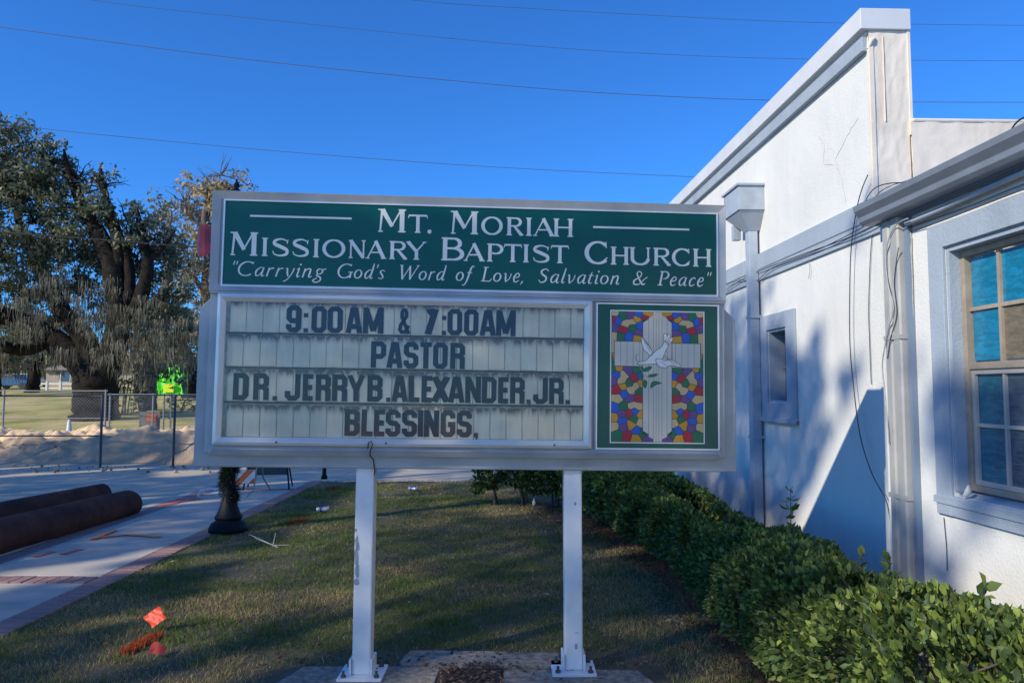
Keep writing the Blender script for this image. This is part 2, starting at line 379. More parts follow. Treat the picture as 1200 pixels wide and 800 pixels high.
# rest of the kerbside band, outside the photograph's view
b = MB(); b.box((-4.955, -5, -.12), (-4.745, 5.53, -.005)); b.box((GRX-.225, -5, -.12), (GRX-.008, 2.94, -.004)); b.build('band', M['brick'], pave)
b = MB(); b.box((-5.12, -5, -.28), (-4.965, 13.35, .002)); b.box((-4.965, 13.352, -.28), (GRX+.15, 13.48, -.03)); tag(b.build('kerb', M['concrete'], bevel=.02), kind='structure')

# paint marks on the pavement: thin real sheets 4 mm up
def paint(name, pts, w, mt, z, label):
    b = MB(); P = [gnd(*q) for q in pts]
    for i in range(len(P)-1):
        a, c = P[i], P[i+1]; d = (c-a); d.z = 0; d.normalize(); nrm = Vector((-d.y, d.x, 0))
        n_ = 7; prev = None
        for k in range(n_+1):
            q = a.lerp(c, k/n_); ww = w/2*random.uniform(.55, 1.15); cur = (q + nrm*ww, q - nrm*ww)
            if prev: b.add([(prev[0].x, prev[0].y, z), (prev[1].x, prev[1].y, z), (cur[1].x, cur[1].y, z), (cur[0].x, cur[0].y, z)], [(0, 1, 2, 3)])
            prev = cur
    return tag(b.build(name, mt), label, 'paint mark')
paint('paint_mark', [(106, 631), (150, 626), (188, 629)], .09, M['paint_orange'], .004, 'orange spray paint line across the pavement slab in front of the logs')
paint('paint_mark', [(110, 632), (122, 626), (136, 621)], .07, M['paint_orange'], .008, 'short orange spray stroke slanting off the line on the slab')
paint('paint_mark', [(40, 652), (62, 646)], .10, M['paint_red'], .004, 'faded red spray mark on slab near the front log')
paint('paint_mark', [(72, 649), (95, 643)], .09, M['paint_red'], .004, 'faint red spray dash right of the kerbside red mark')
paint('paint_mark', [(185, 592), (236, 583)], .13, M['paint_red'], .004, 'red spray streak on pavement left of the lamp post')
paint('paint_mark', [(203, 589), (213, 586)], .10, M['paint_red'], .008, 'small red spray blot at middle of the far streak')

# ------------------------------------------------------------------ sand heap
def sand():
    xs = np.linspace(-26, -3.5, 460); ys = np.linspace(15.4, 23.4, 170); X, Y = np.meshgrid(xs, ys)
    edge = 16.75 + .5*(fbm(X*.5, X*0, 3) - .5)
    t1 = np.clip((Y - edge)/.9, 0, 1); t1 = t1*t1*(3-2*t1)
    back = np.clip((23.2 - Y)/1.2, 0, 1)
    front = .28 + .36*np.exp(-((X+8.8)/1.4)**2) + .22*np.exp(-((X+6.6)/.9)**2) + .1*np.exp(-((X+11.2)/.8)**2)
    h1 = front*np.exp(-((Y-17.9)/.85)**2)
    h2 = (.36 + .20*fbm(X*.6, Y*.4, 8))*np.exp(-((Y-21.2)/1.5)**2)
    Z = t1*(.10 + h1 + h2 + .30*(fbm(X*1.6, Y*1.6, 21, 5)-.5) + .34*(fbm(X*4.0, Y*4.0, 31, 5)-.5))*back
    Z = Z + ROADZ - .03 + .02*t1
    V = np.stack([X.ravel(), Y.ravel(), Z.ravel()], 1); n = len(xs)
    F = np.array([[j*n+i, j*n+i+1, (j+1)*n+i+1, (j+1)*n+i] for j in range(len(ys)-1) for i in range(n-1)])
    k = fbm(X*1.3, Y*1.3, 41, 5).ravel()[:, None]
    col = np.array([.88, .62, .36])*(.72+.45*k); dk = np.array([.22, .165, .12])
    mfac = np.clip((fbm(X*.7, Y*1.2, 77, 5).ravel()-.57)*6, 0, 1)[:, None]*.6
    front_shade = np.clip((18.6 - Y + 1.2*(fbm(X*1.1, Y*.8, 88, 4)-.5))*1.4, 0, .82).ravel()[:, None]; mfac = np.maximum(mfac, front_shade)  # shade on the front mound, painted darker into the sand colour
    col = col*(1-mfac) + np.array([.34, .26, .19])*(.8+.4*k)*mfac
    return V, F, col
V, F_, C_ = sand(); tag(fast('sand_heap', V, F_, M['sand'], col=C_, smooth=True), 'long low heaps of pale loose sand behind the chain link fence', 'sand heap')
# clods, stuff
def clods():
    V = []; F = []; C = []
    for i in range(260):
        x = random.uniform(-16, -4.6); y = random.uniform(15.2, 22.5) if random.random() < .6 else random.uniform(15.2, 16.6); s = random.uniform(.012, .05)
        z = ROADZ + (.30 if y > 17 else .03) + random.uniform(0, .22)*(y > 17)
        b = len(V)
        for dx, dy, dz in ((1,0,0),(-1,0,0),(0,1,0),(0,-1,0),(0,0,1),(0,0,-1)):
            V.append((x+dx*s*random.uniform(.6, 1.3), y+dy*s*random.uniform(.6, 1.3), z+dz*s*random.uniform(.5, 1))); C.append((.45, .33, .22) if i % 3 else (.2, .15, .11))
        for f in ((0,2,4),(2,1,4),(1,3,4),(3,0,4),(2,0,5),(1,2,5),(3,1,5),(0,3,5)): F.append([b+k for k in f])
    return V, F, C
V, F_, C_ = clods(); tag(fast('sand_clods', V, F_, M['sand'], col=C_), 'scattered clods of sand and rubble along the street edge', 'clods', kind='stuff')

# ------------------------------------------------------------------ sign
SG_O = Vector((0, 4.25, 1.6)); YAW = R(3.347); ROLL = R(.82)
Ux = Vector((math.cos(YAW), math.sin(YAW), 0)); Nn = Vector((math.sin(YAW), -math.cos(YAW), 0)); Zz = Vector((0, 0, 1))
SU = Ux*math.cos(ROLL) - Zz*math.sin(ROLL); SV = Ux*math.sin(ROLL) + Zz*math.cos(ROLL)
# sign frame: local x = u (right), local y = -n (away from the camera), local z = v (up)
SGM = Matrix(((SU.x, -Nn.x, SV.x, SG_O.x), (SU.y, -Nn.y, SV.y, SG_O.y), (SU.z, -Nn.z, SV.z, SG_O.z), (0, 0, 0, 1)))
sign = empty('church_sign', (-.20, 4.25, 0), 0, 'large green and cream church message sign standing on two white posts', 'sign')
inv = Matrix.Translation((.20, -4.25, 0))
SM = inv @ SGM
def sp(b, name, mt, parent=None, bevel=0, kind=None, at_=None):
    if parent is None or parent is sign:
        return b.build(name, mt, sign, bevel, kind, M=SM if at_ is None else SM @ Matrix.Translation(at_))
    return b.build(name, mt, parent, bevel, kind, M=None if at_ is None else Matrix.Translation(at_))
def ring(b, x0, z0, x1, z1, w, y0, y1):
    """rectangular frame of width w, mitre-free butted bars"""
    o = [(x0, z0), (x1, z0), (x1, z1), (x0, z1)]; i = [(x0+w, z0+w), (x1-w, z0+w), (x1-w, z1-w), (x0+w, z1-w)]
    vs = [(p[0], y0, p[1]) for p in o+i] + [(p[0], y1, p[1]) for p in o+i]; fs = []
    for k in range(4):
        q = (k+1) % 4; fs += [(k, q, 4+q, 4+k), (8+k, 12+k, 12+q, 8+q), (k, 8+k, 8+q, q), (4+k, 4+q, 12+q, 12+k)]
    return b.add(vs, fs)
def bevel_ring(b, x0, z0, x1, z1, w, y_out, y_in, y_back):
    """picture-frame moulding: outer edge at y_out sloping to y_in at inner edge"""
    o = [(x0, z0), (x1, z0), (x1, z1), (x0, z1)]; i = [(x0+w, z0+w), (x1-w, z0+w), (x1-w, z1-w), (x0+w, z1-w)]
    vs = [(p[0], y_back, p[1]) for p in o] + [(p[0], y_out, p[1]) for p in o] + [(p[0], y_in, p[1]) for p in i] + [(p[0], y_back, p[1]) for p in i]
    fs = []
    for k in range(4):
        q = (k+1) % 4
        fs += [(k, q, 4+q, 4+k), (4+k, 4+q, 8+q, 8+k), (8+k, 8+q, 12+q, 12+k)]
    return b.add(vs, fs)
# back cabinet with chamfered shoulders
c = MB(); c.prism([(-1.777, -.452), (1.316, -.457), (1.316, .43), (1.25, .497), (-1.715, .50), (-1.777, .435)], 'y', .035, .24)
sp(c, 'back_cabinet', M['alu'], bevel=.006)
# front cabinet body
c = MB(); c.box((-1.705, -.010, -.372), (1.236, .033, .530)); c.box((-1.705, -.010, .532), (1.236, .20, 1.085)); sp(c, 'front_cabinet', M['alu'], bevel=.004)
# outer frame moulding standing proud
c = MB(); bevel_ring(c, -1.706, .532, 1.237, 1.098, .045, -.035, -.018, -.002); sp(c, 'header_frame', M['alu'], bevel=.002)
c = MB(); bevel_ring(c, -1.680, -.380, 1.215, -.320, .0295, -.018, -.03, -.004)
sp(c, 'lower_ledge', M['alu'])
c = MB(); c.box((-1.704, -.032, .518), (1.235, -.011, .531)); sp(c, 'middle_rail', M['alu'], bevel=.003)
# light inner trims
def thin_ring(x0, z0, x1, z1, w, y0, y1, mt, name):
    return sp(ring(MB(), x0, z0, x1, z1, w, y0, y1), name, mt, bevel=.0015)
thin_ring(-1.645, .558, 1.194, 1.053, .009, -.028, -.011, M['alu_lt'], 'header_trim')
# green header
hp = MB(); hp.box((-1.636, -.020, .567), (1.185, -.0115, 1.044)); header = sp(hp, 'header_panel', M['green'])
# emblem panel
thin_ring(.478, -.328, 1.198, .511, .009, -.028, -.011, M['alu_lt'], 'emblem_trim')
ep = MB(); ep.box((.487, -.020, -.319), (1.189, -.0115, .502)); emblem = sp(ep, 'emblem_panel', M['green'])
# letter board bezel: rounded aluminium moulding
c = MB(); bevel_ring(c, -1.652, -.324, .452, .517, .020, -.045, -.058, -.011); bevel_ring(c, -1.632, -.304, .432, .497, .024, -.058, -.030, -.012)
sp(c, 'letter_board_bezel', M['alu_lt'], bevel=.003)
for xx in (-1.30, -.70, .24): sp(MB().tube([(xx, -.060, -.304), (xx, -.052, -.304)], .006, 8), 'screw', M['bolt'])
bb = MB(); bb.box((-1.610, -.0145, -.292), (.414, -.0118, .488)); board = sp(bb, 'letter_board', M['cream_back'])
# four rows of cream plates with rounded shoulders, each its own piece
rows_v = [.484, .297, .105, -.088, -.286]        # top edges of rows 1..4 and bottom
pitch = .0915
def plate_mesh():
    w, h, r = pitch-.0035, .178, .016; pts = [(0, 0), (w, 0)]
    for k in range(5): t = k/4*math.pi/2; pts.append((w-r+r*math.cos(t), h-r+r*math.sin(t)))
    for k in range(5): t = math.pi/2 + k/4*math.pi/2; pts.append((r+r*math.cos(t), h-r+r*math.sin(t)))
    b = MB(); n = len(pts)
    e_ = .0035; cx, cz = w/2, h/2
    inner = [(cx+(p[0]-cx)*(1-2*e_/w), cz+(p[1]-cz)*(1-2*e_/h)) for p in pts]
    vs = [(p[0], 0, p[1]) for p in pts] + [(p[0], -.0030, p[1]) for p in inner]
    b.add(vs, [tuple(range(n, 2*n))] + [(i, (i+1) % n, n+(i+1) % n, n+i) for i in range(n)]); return b
pm = plate_mesh(); plate0 = pm.build('plate', M['cream'], board); pme = plate0.data; firstp = True
for rr_ in range(4):
    zb = rows_v[rr_+1] + .006
    off = [-1.588, -1.598, -1.592, -1.585][rr_]
    for k in range(22):
        x = off + k*pitch
        if x + .45*pitch > .413: continue
        o = plate0 if firstp else bpy.data.objects.new('plate', pme)
        if not firstp: link(o, board)
        firstp = False
        if x + pitch > .413: o.scale = ((.410-x)/pitch, 1, 1)
        o.location = (x + random.uniform(-.0006, .0006), -.0147 - random.uniform(0, .0006), zb + random.uniform(-.0015, .0015)); o.rotation_euler = (0, random.uniform(-.006, .006), 0)
for zt in rows_v[1:4]:
    b = MB(); b.box((-1.604, -.0205, zt - .0045), (.410, -.0147, zt + .0045)); b.build('track', M['grime'], board)
b = MB(); b.box((-1.604, -.0195, .476), (.410, -.0147, .486)); b.build('track', M['grime'], board)
b = MB(); b.box((-1.604, -.0195, -.290), (.410, -.0147, -.2815)); b.build('track', M['grime'], board)
# clear cover
c = MB(); c.box((-1.607, -.0335, -.280), (.411, -.0315, .474)); sp(c, 'clear_cover', M['acrylic'])

# ---------------------------------------------------------------- glyph strokes
def cat(pts, closed=False, n=8):
    """Catmull-Rom resample of (x, z, w) points"""
    P = [tuple(p) for p in pts]; m = len(P); out = []
    rng = range(m if closed else m-1)
    for i in rng:
        p0 = P[(i-1) % m] if (closed or i > 0) else P[0]; p1 = P[i]; p2 = P[(i+1) % m]; p3 = P[(i+2) % m] if (closed or i+2 < m) else P[-1]
        for k in range(n):
            t = k/n; out.append(tuple(.5*((2*b) + (-a+c)*t + (2*a-5*b+4*c-d)*t*t + (-a+3*b-3*c+d)*t**3) for a, b, c, d in zip(p0, p1, p2, p3)))
    if not closed: out.append(P[-1])
    return out
def strip(b, pts, M2, y, closed=False, th=.0012):
    """flat ribbon through (x, z, width) points, mapped by M2(x, z)->(u, v), front at y"""
    m = len(pts); L = []; Rr = []
    for i, (x, z, w) in enumerate(pts):
        a = pts[(i-1) % m] if (closed or i > 0) else pts[i]; c = pts[(i+1) % m] if (closed or i < m-1) else pts[i]
        d1 = Vector((x-a[0], z-a[1])); d2 = Vector((c[0]-x, c[1]-z))
        if d1.length < 1e-6: d1 = d2
        if d2.length < 1e-6: d2 = d1
        d1.normalize(); d2.normalize(); d = (d1+d2)
        if d.length < 1e-3: d = d2
        d.normalize(); n_ = Vector((-d.y, d.x)); k = 1/max(.45, n_.dot(Vector((-d2.y, d2.x))))
        L.append(M2(x+n_.x*w/2*k, z+n_.y*w/2*k)); Rr.append(M2(x-n_.x*w/2*k, z-n_.y*w/2*k))
    vs = [(p[0], y, p[1]) for p in L] + [(p[0], y, p[1]) for p in Rr] + [(p[0], y+th, p[1]) for p in L] + [(p[0], y+th, p[1]) for p in Rr]
    fs = []
    for i in range(m if closed else m-1):
        j = (i+1) % m; fs += [(i, m+i, m+j, j), (i, j, 2*m+j, 2*m+i), (m+i, 3*m+i, 3*m+j, m+j)]
    if not closed: fs += [(0, 2*m, 3*m, m), (m-1, 2*m-1, 4*m-1, 3*m-1)]
    b.add(vs, fs)
# block letters, box width w, height 1: (w, [ (closed, [(x,z),...]) ])
B0, B1, C0, S_ = .135, .865, .09, .265
def L_(*p, closed=False): return (closed, [(x, z) for x, z in p])
x0, x1, z0, z1 = .15, .85, .085, .915; cx_, cz_ = .17, .095
ZT = z1; mid = .5
OCT = [(x0, z0+cz_), (x0, z1-cz_), (x0+cx_, z1), (x1-cx_, z1), (x1, z1-cz_), (x1, z0+cz_), (x1-cx_, z0), (x0+cx_, z0)]
BLK = {
 '0': [L_(*OCT, closed=True)], 'O': [L_(*OCT, closed=True)],
 '9': [L_((x1, .60), (x1, z1-cz_), (x1-cx_, z1), (x0+cx_, z1), (x0, z1-cz_), (x0, .5+.02), (x0+cx_, .43), (x1, .43)), L_((x1, .62), (x1, z0+cz_), (x1-cx_, z0), (x0+cx_, z0), (x0, z0+cz_), (x0, .30))],
 'A': [L_((.12, 0), (.42, .97)), L_((.88, 0), (.58, .97)), L_((.25, .26), (.75, .26)), L_((.38, .915), (.62, .915))],
 'M': [L_((.10, 0), (.10, 1)), L_((.90, 0), (.90, 1)), L_((.14, .93), (.5, .10)), L_((.86, .93), (.5, .10))],
 'P': [L_((x0, 0), (x0, 1)), L_((x0, z1), (x1-cx_, z1), (x1, z1-cz_), (x1, .52), (x1-cx_, .43), (x0, .43))],
 'R': [L_((x0, 0), (x0, 1)), L_((x0, z1), (x1-cx_, z1), (x1, z1-cz_), (x1, .60), (x1-cx_, .50), (x0, .50)), L_((x1-cx_-.06, .50), (x1, .40), (x1, 0))],
 'B': [L_((x0, 0), (x0, 1)), L_((x0, z1), (x1-cx_, z1), (x1, z1-cz_), (x1, .61), (x1-cx_, .52), (x0, .52)), L_((x1-cx_-.06, .51), (x1, .42), (x1, z0+cz_), (x1-cx_, z0), (x0, z0))],
 'S': [L_((x1, .70), (x1, z1-cz_), (x1-cx_, z1), (x0+cx_, z1), (x0, z1-cz_), (x0, .60), (x0+cx_, .51), (x1-cx_, .49), (x1, .40), (x1, z0+cz_), (x1-cx_, z0), (x0+cx_, z0), (x0, z0+cz_), (x0, .30))],
 'T': [L_((0, z1), (1, z1)), L_((.5, .95), (.5, 0))],
 'D': [L_((x0, 0), (x0, 1)), L_((x0, z1), (x1-cx_, z1), (x1, z1-cz_), (x1, z0+cz_), (x1-cx_, z0), (x0, z0))],
 'J': [L_((x1, 1), (x1, z0+cz_), (x1-cx_, z0), (x0+cx_, z0), (x0, z0+cz_), (x0, .36))],
 'E': [L_((.2, 0), (.2, 1)), L_((.2, z1), (1, z1)), L_((.2, .5), (.92, .5)), L_((.2, z0), (1, z0))],
 'L': [L_((.2, 1), (.2, 0)), L_((.2, z0), (1, z0))],
 'Y': [L_((.08, 1), (.5, .42)), L_((.92, 1), (.5, .42)), L_((.5, .50), (.5, 0))],
 'X': [L_((.10, 0), (.90, 1)), L_((.90, 0), (.10, 1))],
 'N': [L_((.12, 0), (.12, 1)), L_((.88, 0), (.88, 1)), L_((.16, .93), (.84, .07))],
 'I': [L_((.5, 0), (.5, 1))],
 'G': [L_((x1, .70), (x1, z1-cz_), (x1-cx_, z1), (x0+cx_, z1), (x0, z1-cz_), (x0, z0+cz_), (x0+cx_, z0), (x1-cx_, z0), (x1, z0+cz_), (x1, .47), (.5, .47))],
 '7': [L_((.22, 0), (.78, 1)), L_((.18, .84), (.62, .98))],
 '&': [L_((.95, .02), (.30, .66), (.30, .84), (.42, .92), (.58, .92), (.70, .84), (.70, .68), (.22, .36), (.14, .18), (.30, .08), (.60, .08), (.92, .34))],
 '.': None, ',': None, ':': None }
def block_letter(ch, u0, u1, vb, h, mt, y):
    b = MB(); w = u1-u0; st = .029
    M2 = lambda x, z: (x*w, z*h)
    def rect(xa, za, xb, zb): b.box((xa, y, za), (xb, y+.0022, zb))
    if ch in '.,:':
        rect(0, 0, w, .024)
        if ch == ':': rect(0, .085, w, .109)
        if ch == ',': b.add([(w*.35, y, -.002), (w, y, -.002), (w, y, 0.0), (w*.6, y, -.016)], [(0, 3, 1, 2)])
    else:
        for i, (cl, pts) in enumerate(BLK[ch]):
            s_ = st*(1.35 if ch in 'X7' else 1)
            strip(b, [(x*w, z*h, (s_ if ch != '&' else .020)) for x, z in pts], lambda a, c_: (a, min(max(c_, -.0005), h)), y - .00025*i, cl, .0022)
    o = b.build('letter', mt, board); o.location = (u0, 0, vb); o.rotation_euler = (0, random.uniform(-.012, .012), 0)
    return o
ROWS = [
 (.307, [('9',-1.275,-1.197),(':',-1.18,-1.156),('0',-1.135,-1.057),('0',-1.045,-.966),('A',-.942,-.858),('M',-.846,-.738),('&',-.652,-.589),('7',-.500,-.425),(':',-.405,-.382),('0',-.371,-.293),('0',-.278,-.202),('A',-.187,-.102),('M',-.093,.010)]),
 (.115, [('P',-.798,-.719),('A',-.709,-.627),('S',-.614,-.537),('T',-.524,-.460),('O',-.449,-.373),('R',-.352,-.275)]),
 (-.075, [('D',-1.554,-1.474),('R',-1.443,-1.363),('.',-1.338,-1.314),('J',-1.269,-1.191),('E',-1.17,-1.118),('R',-1.099,-1.022),('R',-1.009,-.93),('Y',-.921,-.835),('B',-.812,-.733),('.',-.709,-.687),('A',-.675,-.594),('L',-.58,-.524),('E',-.51,-.455),('X',-.450,-.361),('A',-.358,-.274),('N',-.261,-.182),('D',-.169,-.093),('E',-.077,-.023),('R',-.009,.068),(',',.082,.106),('J',.123,.2),('R',.214,.292),('.',.305,.331)]),
 (-.268, [('B',-.933,-.857),('L',-.842,-.781),('E',-.771,-.715),('S',-.707,-.63),('S',-.614,-.537),('I',-.529,-.499),('N',-.489,-.417),('G',-.398,-.322),('S',-.306,-.229),(',',-.212,-.19)])]
for ri, (vb, items) in enumerate(ROWS):
    for k, (ch, a, c_) in enumerate(items):
        faded = ri == 3 and k in (0, 1, 2, 3, 7, 8)
        block_letter(ch, a, c_, vb, .149 if ch != '9' else .152, M['letter_faded'] if faded or ch == ',' else M['letter_black'], -.0215)

# roman caps with short flared serifs; coordinates in box 0..1 x 0..1, widths in cap heights
def Er(cx, cz, rx, rz, a0, a1, wt, wn, n=26):
    """elliptical arc, stroke thick (wt) at the sides and thin (wn) at top and bottom"""
    out = []
    for k in range(n+1):
        t = R(a0 + (a1-a0)*k/n); out.append((cx+rx*math.cos(t), cz+rz*math.sin(t), wn+(wt-wn)*abs(math.cos(t))**1.3))
    return out
def serif_glyph(ch, asp):
    """strokes in real proportions: x 0..asp, z 0..1"""
    T, t, s = .19, .085, .065
    A = asp; out = []
    def st(x, za=0, zb=1, w=T, sl=s, both=(1, 1)):
        out.append([(x, za, w), (x, zb, w)])
        for q, z, dz in ((0, za, .030), (1, zb, -.030)):
            if both[q]: out.append([(x-w/2-sl, z+dz, .05), (x-w/2, z+dz, .068), (x+w/2, z+dz, .068), (x+w/2+sl, z+dz, .05)])
    def ln(*p): out.append(list(p))
    if ch == 'M':
        ln((.13, 0, .075), (.20, 1, .10)); ln((.05, .028, .055), (.25, .028, .055)); ln((.03, .972, .055), (.24, .972, .055))
        ln((.21, .98, .20), (.52*A, .25, .16)); ln((A-.22, .98, .075), (.50*A, .25, .06)); st(A-.17, 0, 1, .20, .06)
    elif ch == 'T': st(A/2, 0, .96, T, s, (1, 0)); ln((.06, .95, .10), (A-.06, .95, .10)); ln((.03, .80, .045), (.075, .985, .05)); ln((A-.03, .80, .045), (A-.075, .985, .05))
    elif ch == 'O': out.append(('c', Er(A/2, .5, A/2-.085, .465, 90, 450, T, t)[:-1]))
    elif ch == 'R':
        st(.16); ln((.16, .955, t), (.55*A, .955, t)); ln(*Er(.55*A, .74, .27*A, .215, 88, -90, .17, t)); ln((.16, .52, t), (.56*A, .525, t)); ln((.46*A, .52, .12), (A-.13, .06, .18), (A, .028, .05))
    elif ch == 'P':
        st(.16); ln((.16, .955, t), (.50*A, .955, t)); ln(*Er(.50*A, .70, .38*A, .255, 88, -120, .18, t))
    elif ch == 'B':
        st(.16); ln((.16, .955, t), (.52*A, .955, t)); ln(*Er(.52*A, .745, .27*A, .21, 88, -88, .17, t)); ln((.16, .53, t), (.54*A, .53, t)); ln(*Er(.53*A, .285, .36*A, .24, 88, -88, .18, t)); ln((.16, .045, t), (.54*A, .045, t))
    elif ch == 'I': st(A/2)
    elif ch == 'A':
        ln((.10, .02, .065), (.50*A, .99, .085)); ln((.46*A, .99, .19), (A-.15, .02, .20)); ln((.27*A, .34, .075), (.70*A, .36, .075)); ln((0, .028, .055), (.22, .028, .055)); ln((A-.30, .028, .055), (A, .028, .055))
    elif ch == 'H': st(.15); st(A-.15); ln((.15, .51, .085), (A-.15, .51, .085))
    elif ch == 'N': st(.12, 0, 1, .085, .07, (1, 0)); st(A-.12, 0, 1, .085, .07, (0, 1)); ln((.10, .98, .19), (A-.13, .04, .18)); ln((0, .972, .055), (.2, .972, .055))
    elif ch == 'S':
        ln(*cat([(A-.12, .74, .04), (A-.16, .86, .06), (A*.52, .955, .085), (.17, .86, .15), (.15, .68, .18), (.5*A, .53, .20), (A-.15, .36, .18), (A-.17, .13, .15), (A*.45, .045, .085), (.13, .13, .06), (.06, .30, .045)]))
        ln((A-.13, .70, .05), (A-.09, .93, .045))
    elif ch == 'Y': ln((.10, .98, .19), (.53*A, .44, .17)); ln((A-.10, .98, .07), (.5*A, .44, .08)); st(.52*A, 0, .48, T, s, (1, 0)); ln((0, .972, .055), (.25, .972, .055)); ln((A-.2, .972, .055), (A, .972, .055))
    elif ch == 'C':
        out.append(Er(A*.56, .5, A*.56-.10, .465, 46, 318, T, t)); ln((A-.11, .985, .045), (A-.10, .72, .055)); ln((A-.05, .30, .045), (A-.20, .12, .075))
    elif ch == 'U':
        st(.15, .36, 1, T, s, (0, 1)); st(A-.15, .36, 1, .10, s, (0, 1)); out.append([(x_, z_, w_) for x_, z_, w_ in Er(A/2, .37, A/2-.15, .325, 180, 360, .19, .10)])
    elif ch == '.': out.append(('c', [(A/2+.055*math.cos(k*.7854), .085+.055*math.sin(k*.7854), .11) for k in range(8)]))
    return out
def put_caps(b, items, vb, hbig, hsmall, big):
    for k, (ch, a, c_) in enumerate(items):
        b = MB(); h = hbig if k in big else hsmall
        asp = (c_-a)/h
        for i, stq in enumerate(serif_glyph(ch, asp)):
            cl = isinstance(stq, tuple); pts = stq[1] if cl else stq
            strip(b, [(a+x*h, vb_(a)+z*h, w*h) for x, z, w in pts], lambda p, q: (p, q), -.0222 - .00012*i, cl, .0008)
        b.build('letter', M['vinyl'], header)
V2 = .734; vb_ = lambda u: V2
tb = MB()
vb_ = lambda u: .889
put_caps(tb, [('M',-.785,-.622),('T',-.612,-.497),('.',-.505,-.470),('M',-.372,-.208),('O',-.191,-.069),('R',-.047,.051),('I',.064,.102),('A',.108,.234),('H',.226,.340)], .889, .133, .105, (0, 3))
vb_ = lambda u: .734
put_caps(tb, [('M',-1.606,-1.448),('I',-1.43,-1.390),('S',-1.371,-1.273),('S',-1.259,-1.161),('I',-1.144,-1.104),('O',-1.089,-.962),('N',-.942,-.846),('A',-.846,-.728),('R',-.713,-.611),('Y',-.618,-.504),('B',-.418,-.284),('A',-.289,-.168),('P',-.156,-.06),('T',-.062,.046),('I',.049,.088),('S',.106,.207),('T',.210,.319),('C',.407,.547),('H',.562,.667),('U',.672,.796),('R',.811,.914),('C',.92,1.031),('H',1.046,1.153)], .734, .133, .104, (0, 10, 17))
MB().box((-1.499, -.0222, .956), (-.930, -.0202, .967)).build('rule', M['vinyl'], header); MB().box((.457, -.0222, .945), (1.024, -.0202, .956)).build('rule', M['vinyl'], header)
